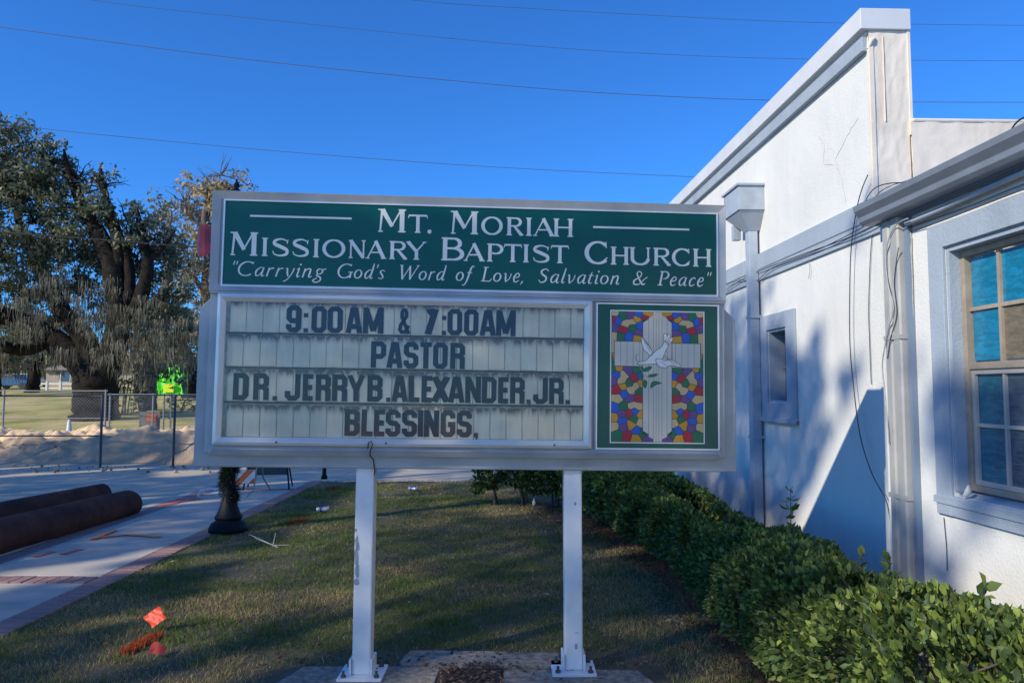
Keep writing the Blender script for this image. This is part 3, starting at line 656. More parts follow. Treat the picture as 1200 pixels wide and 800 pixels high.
# calligraphic italic, cap height 1; sheared on placement
XH = .62
t_, T_ = .055, .115
ITA = {
 '"': (.30, [[(.10, 1.0, .07), (.08, .74, .04)], [(.26, 1.0, .07), (.24, .74, .04)]]),
 "'": (.14, [[(.09, 1.0, .07), (.07, .74, .04)]]),
 'C': (.82, [Er(.46, .5, .42, .47, 52, 312, .11, .055), [(.74, .84, .05), (.74, .97, .05)]]),
 'G': (.92, [Er(.46, .5, .42, .47, 52, 325, .11, .055), [(.74, .84, .05), (.74, .97, .05)], [(.80, .03, .10), (.80, .42, .10)], [(.64, .43, .05), (.92, .43, .05)]]),
 'W': (1.22, [[(.10, 1, .11), (.32, .02, .11)], [(.30, 0, .05), (.66, .95, .05)], [(.64, .95, .11), (.80, .02, .11)], [(.78, 0, .05), (1.16, 1, .05)], [(0, .97, .05), (.2, .97, .05)], [(1.05, .97, .05), (1.22, .97, .05)]]),
 'L': (.66, [[(.18, 0, .11), (.18, 1, .11)], [(.04, .97, .05), (.34, .97, .05)], [(.04, .03, .05), (.58, .03, .06), (.66, .20, .04)]]),
 'S': (.62, [cat([(.55, .80, .045), (.36, .96, .06), (.13, .82, .10), (.20, .60, .11), (.46, .38, .11), (.44, .12, .09), (.22, .03, .06), (.05, .20, .045)])]),
 'P': (.66, [[(.18, 0, .11), (.18, 1, .11)], [(.04, .97, .05), (.36, .97, .06)], Er(.34, .72, .26, .25, 90, -95, .11, .055), [(.04, .03, .05), (.34, .03, .05)]]),
 'a': (.56, [cat([(.44, .56, .05), (.28, .60, .05), (.10, .36, .10), (.14, .06, .08), (.30, .10, .05), (.44, .42, .05)]), cat([(.47, .61, .07), (.42, .14, .10), (.48, .02, .06), (.57, .10, .04)])]),
 'c': (.46, [cat([(.42, .50, .07), (.30, .60, .05), (.12, .38, .10), (.14, .08, .09), (.28, .02, .06), (.42, .14, .04)])]),
 'd': (.58, [cat([(.44, .56, .05), (.28, .60, .05), (.10, .36, .10), (.14, .06, .08), (.30, .10, .05), (.44, .42, .05)]), cat([(.49, 1.05, .06), (.47, .6, .10), (.42, .14, .10), (.48, .02, .06), (.57, .10, .04)])]),
 'e': (.46, [cat([(.12, .30, .05), (.36, .38, .06), (.36, .56, .07), (.22, .60, .06), (.09, .34, .10), (.14, .06, .09), (.28, .02, .06), (.42, .14, .04)])]),
 'f': (.36, [cat([(.44, .98, .06), (.34, 1.03, .06), (.24, .80, .10), (.16, .10, .10), (.04, -.26, .06), (-.10, -.24, .06)]), [(.06, .58, .05), (.38, .58, .05)]]),
 'g': (.56, [cat([(.28, .60, .06), (.12, .48, .09), (.18, .26, .06), (.34, .28, .06), (.42, .44, .09)], True), [(.42, .56, .05), (.58, .60, .06)], cat([(.20, .26, .05), (.14, .14, .06), (.36, .02, .09), (.38, -.20, .07), (.16, -.32, .06), (.0, -.20, .07), (.18, -.02, .05)])]),
 'i': (.28, [cat([(.06, .50, .04), (.16, .60, .06), (.12, .14, .10), (.17, .02, .06), (.27, .10, .04)]), ('c', [(.19+.028*math.cos(k*1.05), .86+.028*math.sin(k*1.05), .056) for k in range(6)])]),
 'l': (.28, [cat([(.20, 1.05, .06), (.16, .6, .10), (.11, .14, .10), (.17, .02, .06), (.27, .10, .04)])]),
 'n': (.60, [[(.14, .60, .09), (.08, 0, .09)], cat([(.10, .34, .04), (.26, .56, .06), (.42, .56, .08), (.42, .30, .10), (.40, .08, .08), (.47, .02, .06), (.57, .10, .04)])]),
 'o': (.54, [('c', [p for p in Er(.26, .31, .20, .28, 90, 450, .10, .05)[:-1]])]),
 'r': (.42, [[(.14, .60, .09), (.08, 0, .09)], cat([(.10, .32, .04), (.22, .54, .05), (.38, .58, .09)])]),
 's': (.42, [cat([(.37, .52, .05), (.24, .60, .05), (.10, .50, .08), (.22, .32, .10), (.32, .14, .08), (.20, .02, .05), (.04, .10, .05)])]),
 't': (.32, [cat([(.20, .82, .05), (.15, .5, .09), (.11, .14, .10), (.18, .02, .06), (.30, .10, .04)]), [(.04, .58, .05), (.32, .58, .05)]]),
 'v': (.52, [cat([(.04, .54, .04), (.12, .58, .07), (.16, .30, .10), (.20, .02, .07)]), cat([(.20, .0, .05), (.40, .24, .05), (.46, .58, .06)])]),
 'y': (.52, [cat([(.04, .54, .04), (.12, .58, .07), (.16, .30, .10), (.24, .04, .07)]), cat([(.48, .60, .07), (.40, .20, .06), (.22, -.18, .05), (.04, -.30, .06)])]),
 ',': (.26, [[(.12, .08, .10), (.10, -.02, .07), (.02, -.16, .03)]]),
 '&': (.80, [cat([(.82, .56, .05), (.66, .40, .05), (.42, .06, .06), (.14, .06, .09), (.12, .32, .09), (.40, .56, .06), (.44, .82, .07), (.28, .94, .06), (.20, .76, .08), (.40, .36, .10), (.60, .06, .10), (.76, .10, .05)])]),
}
tb = MB()
for word, ua, ub in (('"Carrying', -1.600, -1.064), ("God's", -1.007, -.727), ('Word', -.665, -.387), ('of', -.338, -.240), ('Love,', -.193, .073), ('Salvation', .134, .625), ('&', .683, .778), ('Peace"', .832, 1.151)):
    tot = sum(ITA[ch][0] for ch in word) + .07*(len(word)-1) + .12
    h = .084; sx = (ub-ua)/tot; x = ua
    for ch in word:
        w, strokes = ITA[ch]; tb = MB()
        for i, stq in enumerate(strokes):
            cl = isinstance(stq, tuple); pts = stq[1] if cl else stq
            strip(tb, [(x + (px_)*sx + .20*pz*h, .618+pz*h, pw*h*1.12) for px_, pz, pw in pts], lambda p, q: (p, q), -.0222-.0001*i, cl, .0008)
        x += (w+.07)*sx; tb.build('letter', M['vinyl'], header)

# ---------------------------------------------------------------- emblem print: glass mosaic, cross, dove
EX0, EX1, EZ0, EZ1 = .569, 1.104, -.284, .462
ring_b = ring(MB(), EX0-.008, EZ0-.008, EX1+.008, EZ1+.008, .006, -.0215, -.0202); ring_b.build('border', M['vinyl'], emblem)
pb = MB(); pb.box((EX0, -.0208, EZ0), (EX1, -.0201, EZ1)); pb.build('print_ground', mat('print_lead', (.03, .04, .045), .5), emblem)
PC = {'t': (.62, .42, .20), 'r': (.42, .012, .03), 'g': (.004, .15, .06), 'b': (.004, .10, .50), 'p': (.14, .06, .22), 'y': (.62, .29, .01)}
seeds = [(128,85,'t'),(125,112,'r'),(175,100,'g'),(150,120,'b'),(215,95,'p'),(190,138,'t'),(222,130,'t'),(255,90,'b'),(245,110,'y'),(292,105,'r'),(300,84,'y'),(180,168,'r'),(130,155,'p'),(225,155,'g'),(262,150,'b'),(255,182,'p'),(205,205,'b'),(250,214,'y'),(165,210,'g'),(124,208,'t'),
 (150,366,'y'),(126,372,'g'),(200,380,'p'),(145,400,'b'),(250,372,'g'),(180,400,'t'),(172,430,'t'),(235,418,'r'),(268,405,'b'),(125,430,'p'),(148,480,'r'),(178,460,'y'),(208,445,'g'),(215,476,'t'),(245,460,'t'),(270,445,'y'),(262,482,'g'),(150,522,'t'),(184,498,'b'),(212,525,'p'),(256,520,'r'),(135,568,'b'),(180,562,'g'),(222,556,'t'),(250,562,'t'),(175,600,'p'),(207,598,'r'),(238,585,'b'),(268,605,'y'),(130,625,'y'),(172,635,'b'),(235,628,'g'),(266,642,'t'),(132,662,'t'),(180,665,'p'),(220,655,'y'),(248,685,'b'),(150,708,'g'),(200,712,'r'),(242,724,'y'),(280,700,'g'),(305,726,'p')]
def clip(poly, nx, nz, d):
    out = []
    for i in range(len(poly)):
        a, c_ = poly[i], poly[(i+1) % len(poly)]; da = a[0]*nx+a[1]*nz-d; dc = c_[0]*nx+c_[1]*nz-d
        if da <= 0: out.append(a)
        if (da < 0) != (dc < 0) and abs(da-dc) > 1e-12: t = da/(da-dc); out.append((a[0]+(c_[0]-a[0])*t, a[1]+(c_[1]-a[1])*t))
    return out
def to_uv(x, y): return (EX0 + (x-118)/470*(EX1-EX0), EZ1 - (y-75)/667*(EZ1-EZ0))
cells = {}
S2 = [(x, y, c_) for x, y, c_ in seeds]
half = [to_uv(x, y)+(c_,) for x, y, c_ in S2]; cxm = (EX0+EX1)/2
allseeds = half + [(2*cxm-u, v, c_) for u, v, c_ in half]
PM = {}
for i, (u, v, c_) in enumerate(allseeds):
    poly = [(EX0, EZ0), (EX1, EZ0), (EX1, EZ1), (EX0, EZ1)]
    for j, (u2, v2, _) in enumerate(allseeds):
        if i == j: continue
        nx, nz = u2-u, v2-v; L = math.hypot(nx, nz)
        if L > .25: continue
        same = allseeds[j][2] == c_ and c_ == 't' and L < .045
        nx /= L; nz /= L; poly = clip(poly, nx, nz, (nx*(u+u2)/2 + nz*(v+v2)/2) - (0 if same else .0017))
        if len(poly) < 3: break
    if len(poly) >= 3:
        if c_ not in PM: PM[c_] = mat('print_'+c_, PC[c_], .45, 0, .12, 20)
        MB().add([(p[0], -.0214, p[1]) for p in poly], [tuple(range(len(poly)))]).build('mosaic_piece', PM[c_], emblem)
sil = mat('print_silver', (.60, .55, .45), .42, 0, .08, 6)
U_ = lambda x: EX0 + (x-118)/470*(EX1-EX0)
W_ = lambda y: EZ1 - (y-75)/667*(EZ1-EZ0)
cb = MB()
def bars(xs, ztop, zbot, d=0):
    for a, c_ in zip(xs[:-1], xs[1:]): MB().add([(U_(a)+.0009, -.0219-d, zbot), (U_(c_)-.0009, -.0219-d, zbot), (U_(c_)-.0009, -.0219-d, ztop), (U_(a)+.0009, -.0219-d, ztop)], [(0, 1, 2, 3)]).build('cross_bar', sil, emblem)
# upright, stepped at both ends
steps = [(278, 308, 130, 685), (308, 332, 105, 715), (332, 346, 76, 741), (346, 360, 76, 741), (360, 376, 76, 741), (376, 402, 105, 715), (402, 426, 130, 685)]
for a, c_, yt, yb in steps:
    e_ = 18 if a in (278, 402) else 12 if a in (308, 376) else 0
    lft = a < 340
    pts = [(U_(a)+.0009, W_(yb - (0 if not lft else 0))), (U_(c_)-.0009, W_(yb))]
    top = [(U_(c_)-.0009, W_(yt - (e_ if lft else 0))), (U_(a)+.0009, W_(yt - (0 if lft else e_)))]
    bot = [(U_(a)+.0009, W_(yb + (0 if lft else e_))), (U_(c_)-.0009, W_(yb + (e_ if lft else 0)))]
    P_ = bot + top; MB().add([(p[0], -.0219, p[1]) for p in P_], [(0, 1, 2, 3)]).build('cross_bar', sil, emblem)
bars([133, 164, 197, 228, 262, 277], W_(230), W_(355), 0); bars([428, 446, 478, 510, 542, 574], W_(236), W_(360), 0)
lead = mat('print_line', (.03, .035, .04), .5)
# lead line round the cross arms
lb = MB()
for x0_, x1_, yt, yb in ((131, 278, 227, 358), (427, 577, 233, 363)):
    lb.add([(U_(x0_), -.02165, W_(yb)), (U_(x1_), -.02165, W_(yb)), (U_(x1_), -.02165, W_(yt)), (U_(x0_), -.02165, W_(yt))], [(0, 1, 2, 3)])
lb.add([(U_(276), -.02160, W_(705)), (U_(428), -.02160, W_(705)), (U_(428), -.02160, W_(112)), (U_(276), -.02160, W_(112))], [(0, 1, 2, 3)])
lb.build('cross_outline', lead, emblem)
# dove (outline lines over white shapes)
dove = mat('print_dove', (.74, .72, .66), .42)
def shape(b, pts, y): 
    P_ = cat([(U_(x), W_(yy), 0) for x, yy in pts], True, 4); b.add([(p[0], y, p[1]) for p in P_], [tuple(range(len(P_)))[::-1]])
def outline(b, pts, y, w=.0028, closed=True): 
    P_ = cat([(U_(x), W_(yy), w) for x, yy in pts], closed, 4); strip(b, P_, lambda p, q: (p, q), y, closed, .0003)
db = MB(); ob = MB()
# coordinates from the 4.44x view of the panel
body = [(248, 345), (262, 334), (290, 328), (318, 300), (345, 275), (372, 255), (385, 232), (390, 222), (404, 232), (408, 250), (398, 268), (388, 292), (376, 318), (352, 340), (320, 344), (285, 346)]
tail = [(388, 238), (384, 205), (386, 188), (398, 185), (402, 200), (408, 188), (420, 192), (416, 206), (430, 205), (430, 220), (420, 232), (404, 246)]
wing1 = [(316, 300), (300, 286), (284, 275), (272, 240), (270, 205), (280, 212), (300, 236), (318, 262), (326, 282)]
wing2 = [(345, 318), (360, 316), (376, 318), (392, 326), (420, 318), (448, 330), (466, 345), (470, 356), (440, 352), (415, 350), (395, 362), (365, 358), (348, 340)]
for i, s_ in enumerate((tail, wing1, body, wing2)): shape(db, s_, -.0223-.0003*i); outline(ob, s_, -.02245-.0003*i)
for a, c_ in (((274, 206), (316, 285)), ((286, 225), (322, 272)), ((396, 205), (392, 236)), ((408, 205), (398, 240)), ((418, 210), (402, 244)), ((400, 315), (440, 345)), ((385, 300), (455, 345)), ((370, 330), (405, 355))):
    outline(ob, [a, ((a[0]+c_[0])/2+2, (a[1]+c_[1])/2), c_], -.0240, .0018, False)
outline(ob, [(255, 292), (243, 305), (245, 325), (258, 332)], -.0233, .0022, False)
db.build('dove', dove, emblem); ob.build('dove_outline', lead, emblem)
lf = MB(); stem = [(258, 352), (280, 390), (300, 410), (318, 425)]
for s_ in ([(272, 375), (290, 362), (322, 354), (318, 372), (295, 384), (280, 384)], [(302, 405), (325, 394), (356, 394), (340, 408), (315, 412)], [(282, 425), (300, 432), (298, 455), (290, 470), (278, 450)], [(316, 468), (320, 440), (340, 430), (375, 440), (345, 452), (325, 465)], [(262, 395), (278, 398), (280, 412), (268, 420), (258, 405)]): shape(lf, s_, -.0236)
lf.build('olive_leaves', mat('print_leaf', (.01, .14, .07), .45), emblem)
sb_ = MB(); outline(sb_, stem, -.0241, .0030, False); outline(sb_, [(285, 398), (280, 430)], -.0242, .0022, False); sb_.build('olive_stem', mat('print_stem', (.34, .34, .28), .5), emblem)
c = MB(); c.box((.470, -.0215, -.34), (.4765, -.012, .512)); sp(c, 'divider', M['alu'])

# posts: plumb square tubes with base plates and bolts
for (ut, xb, pw, scuffs) in ((-.825, (-.845, 4.22), .104, 1), (.365, (.352, 4.29), .104, 0)):
    top = SGM @ Vector((ut, .115, -.44)); tx, ty = top.x, top.y
    bx_, by_ = xb[0], ty
    b = MB(); h_ = pw/2; vs = []
    for (cx, cy, cz) in ((bx_, by_, .012), (tx, ty, top.z)):
        for dx, dy in ((-h_, -h_), (h_, -h_), (h_, h_), (-h_, h_)): vs.append((cx+dx, cy+dy, cz))
    b.add(vs, [(0, 1, 5, 4), (1, 2, 6, 5), (2, 3, 7, 6), (3, 0, 4, 7), (0, 3, 2, 1), (4, 5, 6, 7)])
    po = b.build('post', M['post'], sign, bevel=.008); po.location = (.20, -4.25, 0)
    pl = MB(); pl.box((bx_-.125, by_-.115, -.002), (bx_+.125, by_+.115, .012)); pl.box((bx_-.066, by_-.066, .0125), (bx_-.053, by_+.066, .10)); pl.box((bx_+.053, by_-.066, .0125), (bx_+.066, by_+.066, .10))
    o = pl.build('base_plate', M['post'], po, bevel=.003)
    for dx in (-.092, .092):
        for dy in (-.082, .082):
            q = MB(); q.tube([(bx_+dx, by_+dy, .012), (bx_+dx, by_+dy, .024)], .016, 6, False); q.tube([(bx_+dx, by_+dy, .024), (bx_+dx, by_+dy, .046)], .008, 8)
            q.build('bolt', M['bolt'], po)
    # scuffs where the paint has come away
    q = MB(); yf = by_-h_-.0012
    def scuff(px_, py_, w, hh):
        c_ = at(px_, py_, yf); pts = []
        for k in range(9): t = 2*math.pi*k/9; pts.append((c_.x+w*math.cos(t)*random.uniform(.6, 1), yf, c_.z+hh*math.sin(t)*random.uniform(.7, 1)))
        q.add(pts, [tuple(range(9))])
    if scuffs:
        for s_ in ((418, 636, .012, .05), (417.5, 652, .017, .06), (418.5, 668, .015, .05), (418, 682, .022, .022), (417, 621, .008, .012), (420, 640, .007, .03)): scuff(*s_)
    else:
        for s_ in ((675, 757, .010, .020), (674, 590, .008, .014), (676, 741, .014, .003)): scuff(*s_)
    q.build('paint_scuffs', M['chip'], po)
# black wire looped over the bezel
w_ = MB(); w_.tube([(-.800, -.052, -.335), (-.795, -.068, -.300), (-.780, -.070, -.292), (-.772, -.064, -.312), (-.785, -.058, -.345), (-.790, -.03, -.375), (-.778, .02, -.400), (-.772, .028, -.44), (-.768, .028, -.475), (-.772, .034, -.49)], .0032, 6)
sp(w_, 'wire', M['wire'])

# concrete footing pieces under the posts
def slab_piece(name, poly, z, label, cat_='footing', mt='footing'):
    b = MB(); n_ = len(poly); pts = []
    for i in range(n_):
        a = poly[i]; c_ = poly[(i+1) % n_]
        for k in range(6): t = k/6; pts.append((a[0]+(c_[0]-a[0])*t + random.uniform(-.008, .008), a[1]+(c_[1]-a[1])*t + random.uniform(-.008, .008)))
    b.prism(pts, 'z', -.12, z); o = b.build(name, M[mt], bevel=.008); return tag(o, label, cat_)
slab_piece('footing', [(-1.35, 4.02), (-.42, 4.00), (-.42, 4.44), (-1.22, 4.45)], -.002, 'rectangular concrete footing under the left sign post')
slab_piece('footing', [(-.05, 4.02), (.86, 4.0), (.72, 4.38), (-.05, 4.40)], -.002, 'rectangular concrete footing under the right sign post')
slab_piece('concrete_strip', [(-.66, 4.45), (.30, 4.42), (.28, 4.63), (-.63, 4.67)], .012, 'rough pebbly concrete strip set in soil behind the two footings', 'concrete strip')
b = MB(); b.box((-.415, 3.9, -.06), (-.055, 4.40, .001)); tag(b.build('mulch_bed', M['mulch'], bevel=.01), 'dark leaf litter patch between the two concrete footings', 'mulch')

# ------------------------------------------------------------------ church building (local frame: y along the wall, -x outwards)
church = empty('church_building', (2.8725, 0, 0), R(1.976), 'white stucco church building with grey trim, gutter and downspouts beside the sign', 'building')
def cb_(b, name, mt, parent=church, bevel=0): return b.build(name, M[mt], parent, bevel)
# main wall with the small window opening
oy0, oy1, oz0, oz1 = 7.08, 7.55, 1.48, 2.20
b = MB()
hole_wall(b, 0, .3, 4.9, 15.5, -.2, 2.84, oy0, oy1, oz0, oz1); cb_(b, 'wall', 'wall')
b = MB(); b.box((0, 5.44, 2.84), (.3, 15.5, 4.35)); cb_(b, 'upper_wall', 'wall')
b = MB(); b.box((.30, 15.2, -.2), (9, 15.5, 4.3)); cb_(b, 'rear_wall', 'wall')
b = MB(); b.box((-.045, 5.45, 4.15), (-.001, 15.4, 4.262)); cb_(b, 'cornice', 'trim', bevel=.006)
b = MB(); b.box((-.075, 5.40, 4.30), (.31, 15.6, 4.46)); b.box((-.02, 5.44, 4.262), (.29, 15.5, 4.30)); cb_(b, 'parapet_cap', 'cap', bevel=.005)
b = MB(); b.prism([(-.001, 2.745), (-.001, 3.02), (-.032, 3.02), (-.032, 2.86), (-.022, 2.85), (-.022, 2.745)], 'y', 4.9, 15.4); cb_(b, 'wall_band', 'trim', bevel=.004)
# end of the parapet wrapped in cream membrane, stepping down to the right
def wrinkled(x0, z0, x1, z1, y, amp=.012, nx=26, nz=30, seed=1):
    X, Z = np.meshgrid(np.linspace(x0, x1, nx), np.linspace(z0, z1, nz))
    f1 = fbm(X*3.0, Z*1.3, seed, 4) - .5; f2 = np.abs(fbm(X*9, Z*4, seed+9, 3)-.5)
    Y = y - amp*2.0*(f1) - amp*1.2*np.clip(.12-f2, 0, 1)*8
    V = np.stack([X.ravel(), Y.ravel(), Z.ravel()], 1)
    F = np.array([[j*nx+i, j*nx+i+1, (j+1)*nx+i+1, (j+1)*nx+i] for j in range(nz-1) for i in range(nx-1)]); return V, F
V, F_ = wrinkled(-.006, 2.95, .285, 4.298, 5.425, .0035, 22, 60, 3); fast('membrane_wrap', V, F_, M['wrap'], church, smooth=True)
b = MB(); b.box((-.004, 5.440, 2.95), (.292, 5.455, 4.299)); b.box((.286, 5.415, 3.5), (.31, 5.70, 4.299)); b.box((.10, 5.414, 3.60), (.103, 5.43, 4.25)); cb_(b, 'wrap_seam', 'wrap', bevel=.01)
b = MB(); b.box((-.012, 5.415, 3.0), (.028, 5.445, 4.20)); b.tube([(-.01, 5.43, 4.16), (.01, 5.41, 4.215), (.04, 5.415, 4.235)], [.012, .022, .01], 8); cb_(b, 'wrap_edge', 'wrap', bevel=.008)
V, F_ = wrinkled(.285, 2.7, 6.0, 3.615, 5.40, .005, 150, 40, 13); fast('low_parapet_wrap', V, F_, M['wrap'], church, smooth=True)
b = MB(); b.box((.30, 5.43, 2.6), (9.0, 5.70, 3.61)); b.box((.29, 5.39, 3.59), (6.0, 5.425, 3.620)); cb_(b, 'low_parapet', 'wrap', bevel=.012)
b = MB(); b.add([(1.22, 5.33, 3.58), (1.52, 5.33, 3.60), (1.60, 5.35, 3.44), (1.42, 5.30, 3.34), (1.26, 5.34, 3.42), (1.40, 5.27, 3.52)], [(0, 5, 1), (1, 5, 2), (2, 5, 3), (3, 5, 4), (4, 5, 0)], True); cb_(b, 'loose_flap', 'wrap')
b = MB(); b.box((.3, 5.7, 3.2), (9, 15.2, 3.3)); cb_(b, 'roof', 'wrap')
# cracks in the stucco
rr_ = lambda y, z: (-.0015, y, z)
def crack(pts):
    P_ = []
    for i in range(len(pts)-1):
        for k in range(5): t = k/5; P_.append(rr_(pts[i][0]+(pts[i+1][0]-pts[i][0])*t+random.uniform(-.012, .012), pts[i][1]+(pts[i+1][1]-pts[i][1])*t+random.uniform(-.012, .012)))
    P_.append(rr_(*pts[-1])); b = MB(); b.tube(P_, .0014, 4, False); return b
for pts in ([(6.08, 3.62), (6.00, 3.50), (5.97, 3.40), (5.90, 3.30), (5.86, 3.10)], [(6.00, 3.50), (5.80, 3.62), (5.62, 3.70)], [(6.3, 3.78), (6.2, 3.70), (6.22, 3.52), (6.05, 3.46)]):
    crack(pts).build('crack', M['crack'], church)
# small window
wn = MB()
for a, c_ in (((-.022, 6.86, 1.31), (-.001, 7.075, 2.36)), ((-.022, 7.555, 1.31), (-.001, 7.75, 2.36)), ((-.021, 7.075, 2.205), (-.001, 7.555, 2.36)), ((-.021, 7.075, 1.315), (-.001, 7.555, 1.475))): wn.box(a, c_)
small = cb_(wn, 'window', 'trim', bevel=.004)
b = MB(); b.box((-.05, 6.84, 1.285), (-.0225, 7.77, 1.33)); b.build('sill', M['trim'], small, bevel=.005)
b = MB(); b.box((.001, oy0+.002, oz0+.002), (.16, oy0+.02, oz1-.002)); b.box((.001, oy1-.02, oz0+.002), (.16, oy1-.002, oz1-.002)); b.box((.001, oy0+.021, oz0+.001), (.16, oy1-.021, oz0+.02)); b.box((.001, oy0+.021, oz1-.02), (.16, oy1-.021, oz1-.001)); b.build('reveal', M['trim'], small)
b = MB(); b.box((.165, oy0, oz0), (.175, oy1, oz1)); b.build('pane', M['darkglass'], small)
b = MB(); b.box((.14, oy0+.021, 1.82), (.163, oy1-.021, 1.85)); b.box((.14, 7.30, oz0+.021), (.162, 7.33, 1.819)); b.build('sash', M['gutter'], small)
# conductor head and pipe
b = MB()
def frus(b, y0, y1, x0, z0, Y0, Y1, X0, z1):
    vs = [(x0, y0, z0), (-.002, y0, z0), (-.002, y1, z0), (x0, y1, z0), (X0, Y0, z1), (-.002, Y0, z1), (-.002, Y1, z1), (X0, Y1, z1)]
    b.add(vs, [(0, 3, 2, 1), (4, 5, 6, 7), (0, 1, 5, 4), (1, 2, 6, 5), (2, 3, 7, 6), (3, 0, 4, 7)])
b.box((-.27, 7.57, 3.46), (-.002, 8.05, 3.71)); b.box((-.29, 7.55, 3.71), (-.002, 8.07, 3.735)); frus(b, 7.71, 7.83, -.125, 3.27, 7.58, 8.04, -.26, 3.459)
head = cb_(b, 'conductor_head', 'bluepipe', bevel=.003)
b = MB(); b.box((-.20, 7.95, 3.22), (-.12, 8.02, 3.38)); b.build('outlet', M['bluepipe'], head)
b = MB(); b.box((-.12, 7.715, -.05), (-.025, 7.825, 3.30)); pipe = cb_(b, 'drain_pipe', 'bluepipe', bevel=.006)
for z in (2.35, 1.1): MB().box((-.124, 7.70, z), (-.001, 7.84, z+.03)).build('strap', M['bluepipe'], pipe)

# wing (nearer, lower part), its face at local x = -.13
WX = -.13
wy0, wy1, wz0, wz1 = 3.22, 4.40, .985, 2.45
b = MB()
hole_wall(b, WX, WX+.3, 1.0, 5.12, -.2, 2.80, wy0, wy1, wz0, wz1)
cb_(b, 'wing_wall', 'wall', bevel=0)
b = MB(); b.add([(-.22, -6, 2.87), (-.22, 5.10, 2.87), (4.5, 5.10, 3.12), (4.5, -6, 3.12), (-.22, -6, 2.845), (-.22, 5.10, 2.845), (4.5, 5.10, 3.0), (4.5, -6, 3.0)], [(0, 3, 2, 1), (4, 5, 6, 7), (0, 1, 5, 4), (1, 2, 6, 5), (2, 3, 7, 6), (3, 0, 4, 7)]); cb_(b, 'wing_roof', 'gutter')
b = MB(); b.box((WX, -6, -.2), (WX+.3, 0.998, 2.80)); cb_(b, 'wing_wall_rear', 'wall')
b = MB(); b.prism([(-.205, 2.72), (WX-.001, 2.72), (WX-.001, 2.84), (-.205, 2.84)], 'y', -6, 5.04); cb_(b, 'soffit', 'soffit')
# K-style gutter profile
g_ = [(-.207, 2.862), (-.207, 2.728), (-.275, 2.728), (-.296, 2.752), (-.298, 2.785), (-.330, 2.825), (-.336, 2.862), (-.322, 2.862), (-.320, 2.85), (-.22, 2.85)]
b = MB(); b.prism(g_, 'y', -6, 5.09); gut = cb_(b, 'gutter', 'gutter', bevel=.003)
# window trim, reveal, sashes
b = MB(); TX = WX-.022
b.box((TX, wy1+.001, .865), (WX-.001, 4.545, 2.60)); b.box((TX, wy0-.15, .865), (WX-.001, wy0-.001, 2.60)); b.box((TX+.001, wy0, wz1+.001), (WX-.001, wy1, 2.599)); b.box((TX+.001, wy0, .866), (WX-.001, wy1, wz0-.001))
win = cb_(b, 'window', 'trim', bevel=.004)
b = MB(); b.box((WX+.001, wy1-.03, wz0+.03), (WX+.14, wy1-.001, wz1-.001)); b.box((WX+.001, wy0+.001, wz0+.03), (WX+.14, wy0+.03, wz1-.001)); b.box((WX+.001, wy0+.031, wz1-.03), (WX+.14, wy1-.031, wz1-.001)); b.build('reveal', M['trim'], win)
b = MB(); b.add([(WX-.03, wy0-.16, .97), (WX-.03, wy1+.16, .97), (WX+.14, wy1+.0, 1.02), (WX+.14, wy0, 1.02), (WX-.03, wy0-.16, .93), (WX-.03, wy1+.16, .93), (WX+.14, wy1, .93), (WX+.14, wy0, .93)], [(0, 3, 2, 1), (4, 5, 6, 7), (0, 1, 5, 4), (1, 2, 6, 5), (2, 3, 7, 6), (3, 0, 4, 7)]); b.build('sill', M['trim'], win)
fy0, fy1, fz0, fz1 = wy0+.032, wy1-.032, 1.022, wz1-.032; FX = WX+.10
def yz_ring(b, x0, x1, y0, z0, y1, z1, w):
    return hole_wall(b, x0, x1, y0, y1, z0, z1, y0+w, y1-w, z0+w, z1-w)
yz_ring(MB(), FX-.035, FX+.02, fy0, fz0, fy1, fz1, .035).build('frame', M['tanframe'], win, bevel=.003)
zm = 1.74
MB().box((FX-.030, fy0+.036, zm-.02), (FX+.01, fy1-.036, zm+.02)).build('meeting_rail', M['tanframe'], win, bevel=.003)
iy0, iy1 = fy0+.036, fy1-.036
def sash(z0_, z1_, x, cols, zs, mt, tw, name):
    ys = [iy0 + (iy1-iy0)*k/cols for k in range(cols+1)]
    for yy in ys[1:-1]: MB().box((x-.012, yy-tw/2, z0_), (x+.012, yy+tw/2, z1_)).build('muntin', M[mt], win)
    for zz in zs: MB().box((x-.011, iy0, zz-tw/2), (x+.011, iy1, zz+tw/2)).build('muntin', M[mt], win)
    zz_ = [z0_] + list(zs) + [z1_]
    for i in range(cols):
        for k in range(len(zz_)-1):
            g2 = 'blueglass'
            if name == 'u' and i == cols-2 and k == 0: g2 = 'warm_reflect'
            if name == 'l': g2 = 'darkglass' if i != cols-1 else 'blueglass2'
            o = MB().box((x+.004, ys[i]+tw/2, zz_[k]+tw/2), (x+.008, ys[i+1]-tw/2, zz_[k+1]-tw/2)).build('pane', M[g2], win)
M['blueglass2'] = blue_glass('teal_ripple_glass', (.03, .17, .26))
sash(zm+.02, fz1-.036, FX-.005, 4, [2.07], 'tanframe', .022, 'u')
yz_ring(MB(), FX-.018, FX+.004, iy0, fz0+.036, iy1, zm-.021, .028).build('sash', M['greyframe'], win, bevel=.002)
sash(fz0+.04, zm-.03, FX+.001, 4, [1.40], 'greyframe', .020, 'l')
b = MB(); b.tube([(WX-.02, 4.28, 1.0), (WX-.01, 4.26, 1.03), (WX+.0, 4.27, 1.06)], [.012, .02, .008], 6); b.build('crumb', M['whiteplastic'], win)
